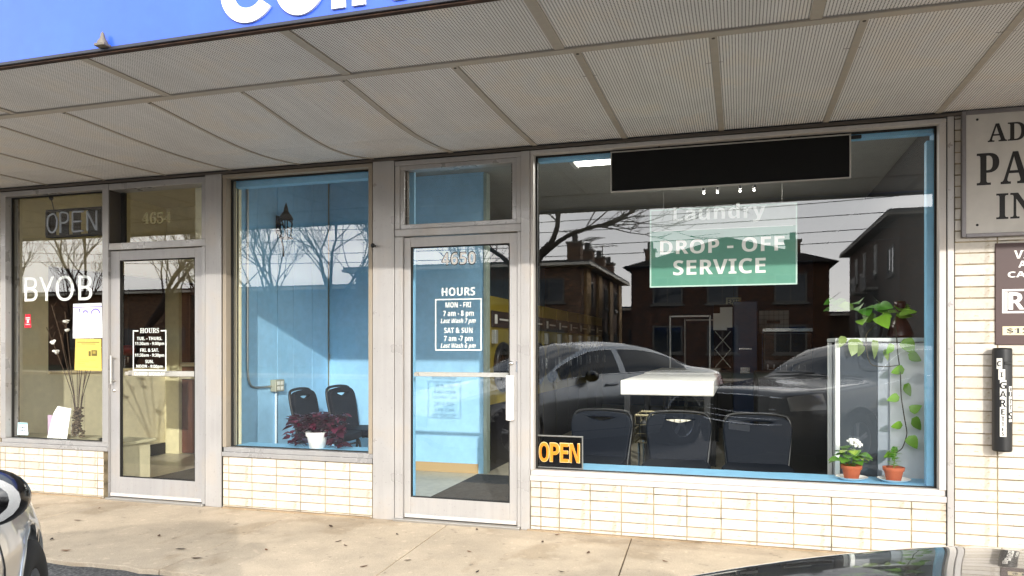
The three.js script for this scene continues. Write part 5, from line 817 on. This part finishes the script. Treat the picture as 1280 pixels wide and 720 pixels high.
// ---------------------------------------------------------------- across the street: mirrored in the shop windows
function house(name, label, x0, x1, z0, z1, h, roofFn, wins, mat = M.brick) { // faces -z (towards the shops)
  const t = thing(name, label, 'building', [0, 0, 0], 0, 'brick buildings across the street');
  obj('wall', box(x0, x1, 0.05, h, z0, z1), mat, t); roofFn(t);
  const frame = S(0x5f5b54, { roughness: 0.7 }), frameW = S(0xb9b7b2, { roughness: 0.6 }), gl = P(0x1a2028, { roughness: 0.05 });
  for (const w of wins) { // [face, a, y, width, height, white?]
    const [f, a, y, ww, hh, wh] = w, g = part('window', t);
    const pl = (u0, u1, v0, v1, d0, d1) => f === 'f' ? box(u0, u1, v0, v1, z0 - d1, z0 - d0) : f === 'l' ? box(x0 - d1, x0 - d0, v0, v1, u0, u1) : box(x1 + d0, x1 + d1, v0, v1, u0, u1);
    obj('frame', [pl(a, a + ww, y, y + 0.08, 0.001, 0.06), pl(a, a + ww, y + hh - 0.08, y + hh, 0.001, 0.06), pl(a, a + 0.08, y + 0.08, y + hh - 0.08, 0.001, 0.06), pl(a + ww - 0.08, a + ww, y + 0.08, y + hh - 0.08, 0.001, 0.06), pl(a + ww / 2 - 0.03, a + ww / 2 + 0.03, y + 0.08, y + hh - 0.08, 0.001, 0.05)], wh ? frameW : frame, g);
    obj('pane', pl(a + 0.08, a + ww - 0.08, y + 0.08, y + hh - 0.08, 0.002, 0.02), wh === 2 ? frameW : gl, g); obj('sill', pl(a - 0.1, a + ww + 0.1, y - 0.1, y, 0.001, 0.12), frame, g);
  }
  return t;
}
const flat = (x0, x1, z0, z1, h, c = 0xcfc8ba) => t => { obj('roof', box(x0 - 0.5, x1 + 0.5, h + 0.14, h + 0.26, z0 - 0.5, z1 + 0.5), S(0x4a4642, { roughness: 0.95 }), t); obj('eave', box(x0 - 0.55, x1 + 0.55, h, h + 0.139, z0 - 0.55, z1 + 0.55), S(c, { roughness: 0.7 }), t); };
const chimney = (t, x, y, z, s = 0.7) => { const c = part('chimney', t); obj('stack', box(x - s / 2, x + s / 2, y, y + 1.0, z - s / 2, z + s / 2), M.brick, c); obj('cap', box(x - s / 2 - 0.08, x + s / 2 + 0.08, y + 1.0, y + 1.1, z - s / 2 - 0.08, z + s / 2 + 0.08), S(0x6d675e), c); obj('flue', rod(V(x, y + 1.1, z), V(x, y + 1.5, z), 0.16, 10), S(0x3a3430), c); };
{
  const ws = []; for (const y of [1.0, 3.6]) { for (const x of [-18.5, -15.5, -12.7, -10.2]) ws.push(['f', x, y, 1.6, 1.25]); for (const z of [34, 38.6, 42.2]) ws.push(['r', z, y, 0.9, 1.2]); }
  const a = house('brick_flats', 'two storey buff brick flats with chimneys along the flat roof', -20.5, -7.7, 32, 45, 5.45, flat(-20.5, -7.7, 32, 45, 5.45), ws);
  for (const [x, z] of [[-8.3, 33.2], [-8.3, 36.5], [-8.3, 40.2], [-8.3, 43.6]]) chimney(a, x, 5.72, z);
  for (const z of [33.2, 36.6, 40.4, 44]) obj('pilaster', box(-7.699, -7.55, 0.05, 5.44, z - 0.55, z + 0.55), S(0xb08d5c, { map: T.paint, roughness: 0.9 }), a);
  for (const [x, z, r] of [[-8.6, 35, 0.3], [-8.5, 38.6, 0.9], [-8.4, 42, 0.2]]) { const n = thing('roof_antenna', 'television antenna mast on the flat roof of the brick flats', 'antenna', [x, 5.72, z], r, 'roof antennas'); obj('mast', rod(V(0, 0, 0), V(0, 2.1, 0), 0.03, 6), M.aluDark, n); const e = [rod(V(-1, 2.0, 0), V(1, 2.0, 0), 0.022, 5)]; for (let k = -3; k <= 3; k++) e.push(rod(V(k * 0.28, 2.0, -0.5), V(k * 0.28, 2.0, 0.5), 0.014, 4)); obj('elements', e, M.aluDark, n); }
  const wb = []; for (const y of [1.0, 3.5]) for (const x of [-4.3, -1.6, 1.6]) wb.push(['f', x, y, 1.5, 1.4]);
  const b = house('gabled_house', 'dark brick house with a low gable roof', -5.4, 4.1, 33.5, 44, 5.4, t => { const s = new THREE.Shape([[-5.8, 5.4], [4.5, 5.4], [-0.65, 6.75]].map(p => new THREE.Vector2(...p))); obj('roof', clean(new THREE.ExtrudeGeometry(s, { depth: 11.2, bevelEnabled: false })).translate(0, 0, 33), S(0x3a3634, { roughness: 0.95 }), t); }, wb, S(0xb09a88, { map: T.brick, roughness: 0.95 }));
  chimney(b, 2.6, 5.75, 36); chimney(b, -4.7, 5.55, 36, 0.5);
  const wc = []; for (const [z, y] of [[31.5, 4.6], [31.5, 1.7], [36, 5.0], [36, 2.2], [39.5, 5.0], [39.5, 2.2], [42.5, 5.0], [42.5, 2.2]]) wc.push(['l', z, y, z > 35 ? 0.7 : 1.6, z > 35 ? 1.5 : 1.3, z > 35 ? 2 : 0]); for (const x of [8.0, 11.4, 14.8]) for (const y of [1.6, 4.4]) wc.push(['f', x, y, 1.9, 1.3]);
  const c = house('brick_apartments', 'tall dark brick apartment block with white side windows', 6.6, 18, 30.5, 46, 7.0, flat(6.6, 18, 30.5, 46, 7.0, 0x6f675c), wc, S(0xa39588, { map: T.brick, roughness: 0.95 }));
  for (const [z, y] of [[36.3, 4.2], [39.8, 4.2], [36.3, 1.4]]) { const k = part('balcony', c); obj('slab', box(6.0, 6.599, y, y + 0.12, z - 0.6, z + 1.2), S(0x9b958a), k); obj('railing', box(6.0, 6.05, y + 0.12, y + 0.95, z - 0.6, z + 1.2), S(0x777068), k); }
  const wd = []; for (let x = -58; x < -24; x += 4.2) wd.push(['f', x, 1.2, 1.8, 1.4]);
  house('row_houses', 'long low brick row of houses beyond the bare trees', -60, -22.5, 36, 46, 4.9, flat(-60, -22.5, 36, 46, 4.9), wd);
}
house('brick_garage', 'low brick garage in the gap beside the apartment block', 3.2, 9, 49, 54, 3.4, flat(3.2, 9, 49, 54, 3.4), [['f', 4.6, 1.2, 1.4, 1.2]]);
house('brick_garage', 'low brick garage in the gap beside the buff flats', -10.5, -5.6, 48, 53, 3.9, flat(-10.5, -5.6, 48, 53, 3.9), [['f', -7.6, 1.4, 1.4, 1.2]]);
function bareTree(label, base, H, seed, limbs) {
  const t = thing('bare_tree', label, 'tree', base, 0, 'bare street trees'), q = mulberry(seed), trunk = [], crown = [];
  const seg = (a, b, r0, r1, list, n) => { const d = b.clone().sub(a), Ln = d.length(), g = new THREE.CylinderGeometry(r1, r0, Ln, n, 1, true); g.translate(0, Ln / 2, 0); g.applyQuaternion(new THREE.Quaternion().setFromUnitVectors(V(0, 1, 0), d.normalize())); g.translate(a.x, a.y, a.z); list.push(clean(g)); };
  const grow = (p, dir, len, r, depth) => {
    const n = depth < 2 ? 4 : 3; let a = p.clone(), d = dir.clone();
    for (let k = 0; k < n; k++) {
      d.add(V(0.62 * (q() - 0.5), 0.1 + 0.32 * (q() - 0.5), 0.62 * (q() - 0.5))).normalize(); const b = a.clone().addScaledVector(d, len / n), r0 = r * (1 - 0.4 * k / n), r1 = r * (1 - 0.4 * (k + 1) / n);
      seg(a, b, r0, r1, depth < 2 ? trunk : crown, depth < 2 ? 7 : depth < 4 ? 5 : 4);
      if (depth < 6 && k > 0 && r > 0.009) { const m = depth > 3 ? 1 + (q() > 0.55) : 1; for (let i = 0; i < m; i++) { const c = d.clone().add(V(1.9 * (q() - 0.5), 0.8 * (q() - 0.45), 1.9 * (q() - 0.5))).normalize(); grow(b, c, len * (0.42 + 0.42 * q()), Math.max(0.008, r1 * (0.5 + 0.2 * q())), depth + 1); } }
      a = b;
    }
    if (depth < 6 && r > 0.009) for (let i = 0; i < 2; i++) { const c = d.clone().add(V(0.9 * (q() - 0.5), 0.3 * (q() - 0.2), 0.9 * (q() - 0.5))).normalize(); grow(a, c, len * 0.66, Math.max(0.008, r * 0.5), depth + 1); }
  };
  if (limbs) for (const l of limbs) { // limbs given as points; twigs grow off them
    const c = new THREE.CatmullRomCurve3(l.p.map(p => V(...p))), n = 16; for (let k = 0; k < n; k++) { const a = c.getPoint(k / n), b = c.getPoint((k + 1) / n), r0 = lerp(l.r[0], l.r[1], k / n), r1 = lerp(l.r[0], l.r[1], (k + 1) / n); seg(a, b, r0, r1, trunk, 8); if (l.twigs && k > 3) for (let i = 0; i < 3; i++) grow(b, b.clone().sub(a).normalize().add(V(1.3 * (q() - 0.5), 1.1 * (q() - 0.4), 1.0 * (q() - 0.5))).normalize(), 0.9 + 1.1 * q(), Math.max(0.016, r1 * 0.4), 3); }
  } else grow(V(0, 0, 0), V(0.05, 1, 0), H * 0.36, H * 0.016, 0);
  obj('trunk', trunk, M.bark, t); const cr = obj('crown', crown, M.bark, t); return t;
}
bareTree('bare tree with one long limb reaching out before the flats', [-6.6, 0, 18], 8, 11, [
  { p: [[-0.5, 0.05, 0], [-0.35, 1.6, 0], [-0.1, 3.0, 0], [0.35, 4.2, 0], [0.75, 4.65, 0]], r: [0.2, 0.12] },
  { p: [[0.75, 4.6, 0], [0.95, 5.2, 0.1], [1.0, 5.9, 0.1], [1.3, 7.6, 0.2], [1.4, 9, 0.3]], r: [0.10, 0.025], twigs: 1 },
  { p: [[0.5, 4.3, 0], [1.2, 4.85, 0.1], [2.0, 5.1, 0], [2.9, 5.3, 0.1], [3.7, 5.75, 0], [4.6, 5.85, 0.1], [5.4, 5.75, 0]], r: [0.085, 0.016], twigs: 1 },
  { p: [[-0.2, 3.6, 0], [-0.9, 4.3, 0.1], [-1.7, 4.8, 0.2], [-2.6, 5.8, 0.2], [-3.2, 7.2, 0.2]], r: [0.09, 0.02], twigs: 1 }]);
[[-15.8, 27, 11, 21, 'beside the buff brick flats'], [-19.6, 28, 12, 33, 'with a twin leader near the flats'], [-23, 29, 11.5, 45, 'standing before the near corner of the long row'], [-27.5, 28, 11, 57, 'before the first porch of the long row of houses'], [-33, 29, 12, 69, 'before the middle of the long row of houses'], [-39, 30, 12, 81, 'before the far end of the long row of houses'], [-46, 31, 12, 87, 'past the utility pole by the long row'], [-11.2, 26.5, 9.5, 101, 'just before the flats, half behind the long limb'], [4.9, 52, 8, 93, 'in the gap beside the apartment block']].forEach(([x, z, h, s, l]) => bareTree(`bare branching tree ${l}`, [x, 0.05, z], h, s));
{ // overhead wires between poles out of sight
  const poles = [[-44, 25], [26, 25]];
  poles.forEach(([x, z], i) => { const t = thing('utility_pole', i ? 'wooden utility pole beyond the apartment block' : 'wooden utility pole beyond the long row of houses', 'pole', [x, 0.05, z], 0, 'utility poles'); obj('shaft', rod(V(0, 0, 0), V(0, 9.2, 0), 0.17, 12, 0.12), M.bark, t); obj('crossarm', box(-0.06, 0.06, 8.2, 8.34, -1.1, 1.1), M.wood, t); for (const dz of [-1, -0.4, 0.4, 1]) obj('insulator', rod(V(0, 8.34, dz), V(0, 8.5, dz), 0.05, 8), M.ceramic, t); });
  for (const [y, z, sg, l] of [[8.5, 24, 1.55, 'topmost'], [8.5, 24.6, 1.95, 'second'], [8.5, 25.4, 2.35, 'third'], [7.2, 25, 1.35, 'fourth'], [6.8, 25, 1.6, 'fifth'], [6.3, 25, 1.5, 'lowest']]) { const p = []; for (let k = 0; k <= 20; k++) { const u = k / 20; p.push(V(lerp(-44, 26, u), y - sg * 4 * u * (1 - u) * 0.8, z)); } const m = obj('overhead_wire', tube(p, 0.016, 60, 5), M.black); tag(m, `${l} overhead wire strung along the street`, 'wire', 'overhead wires'); }
}

renderer.render(scene, camera);
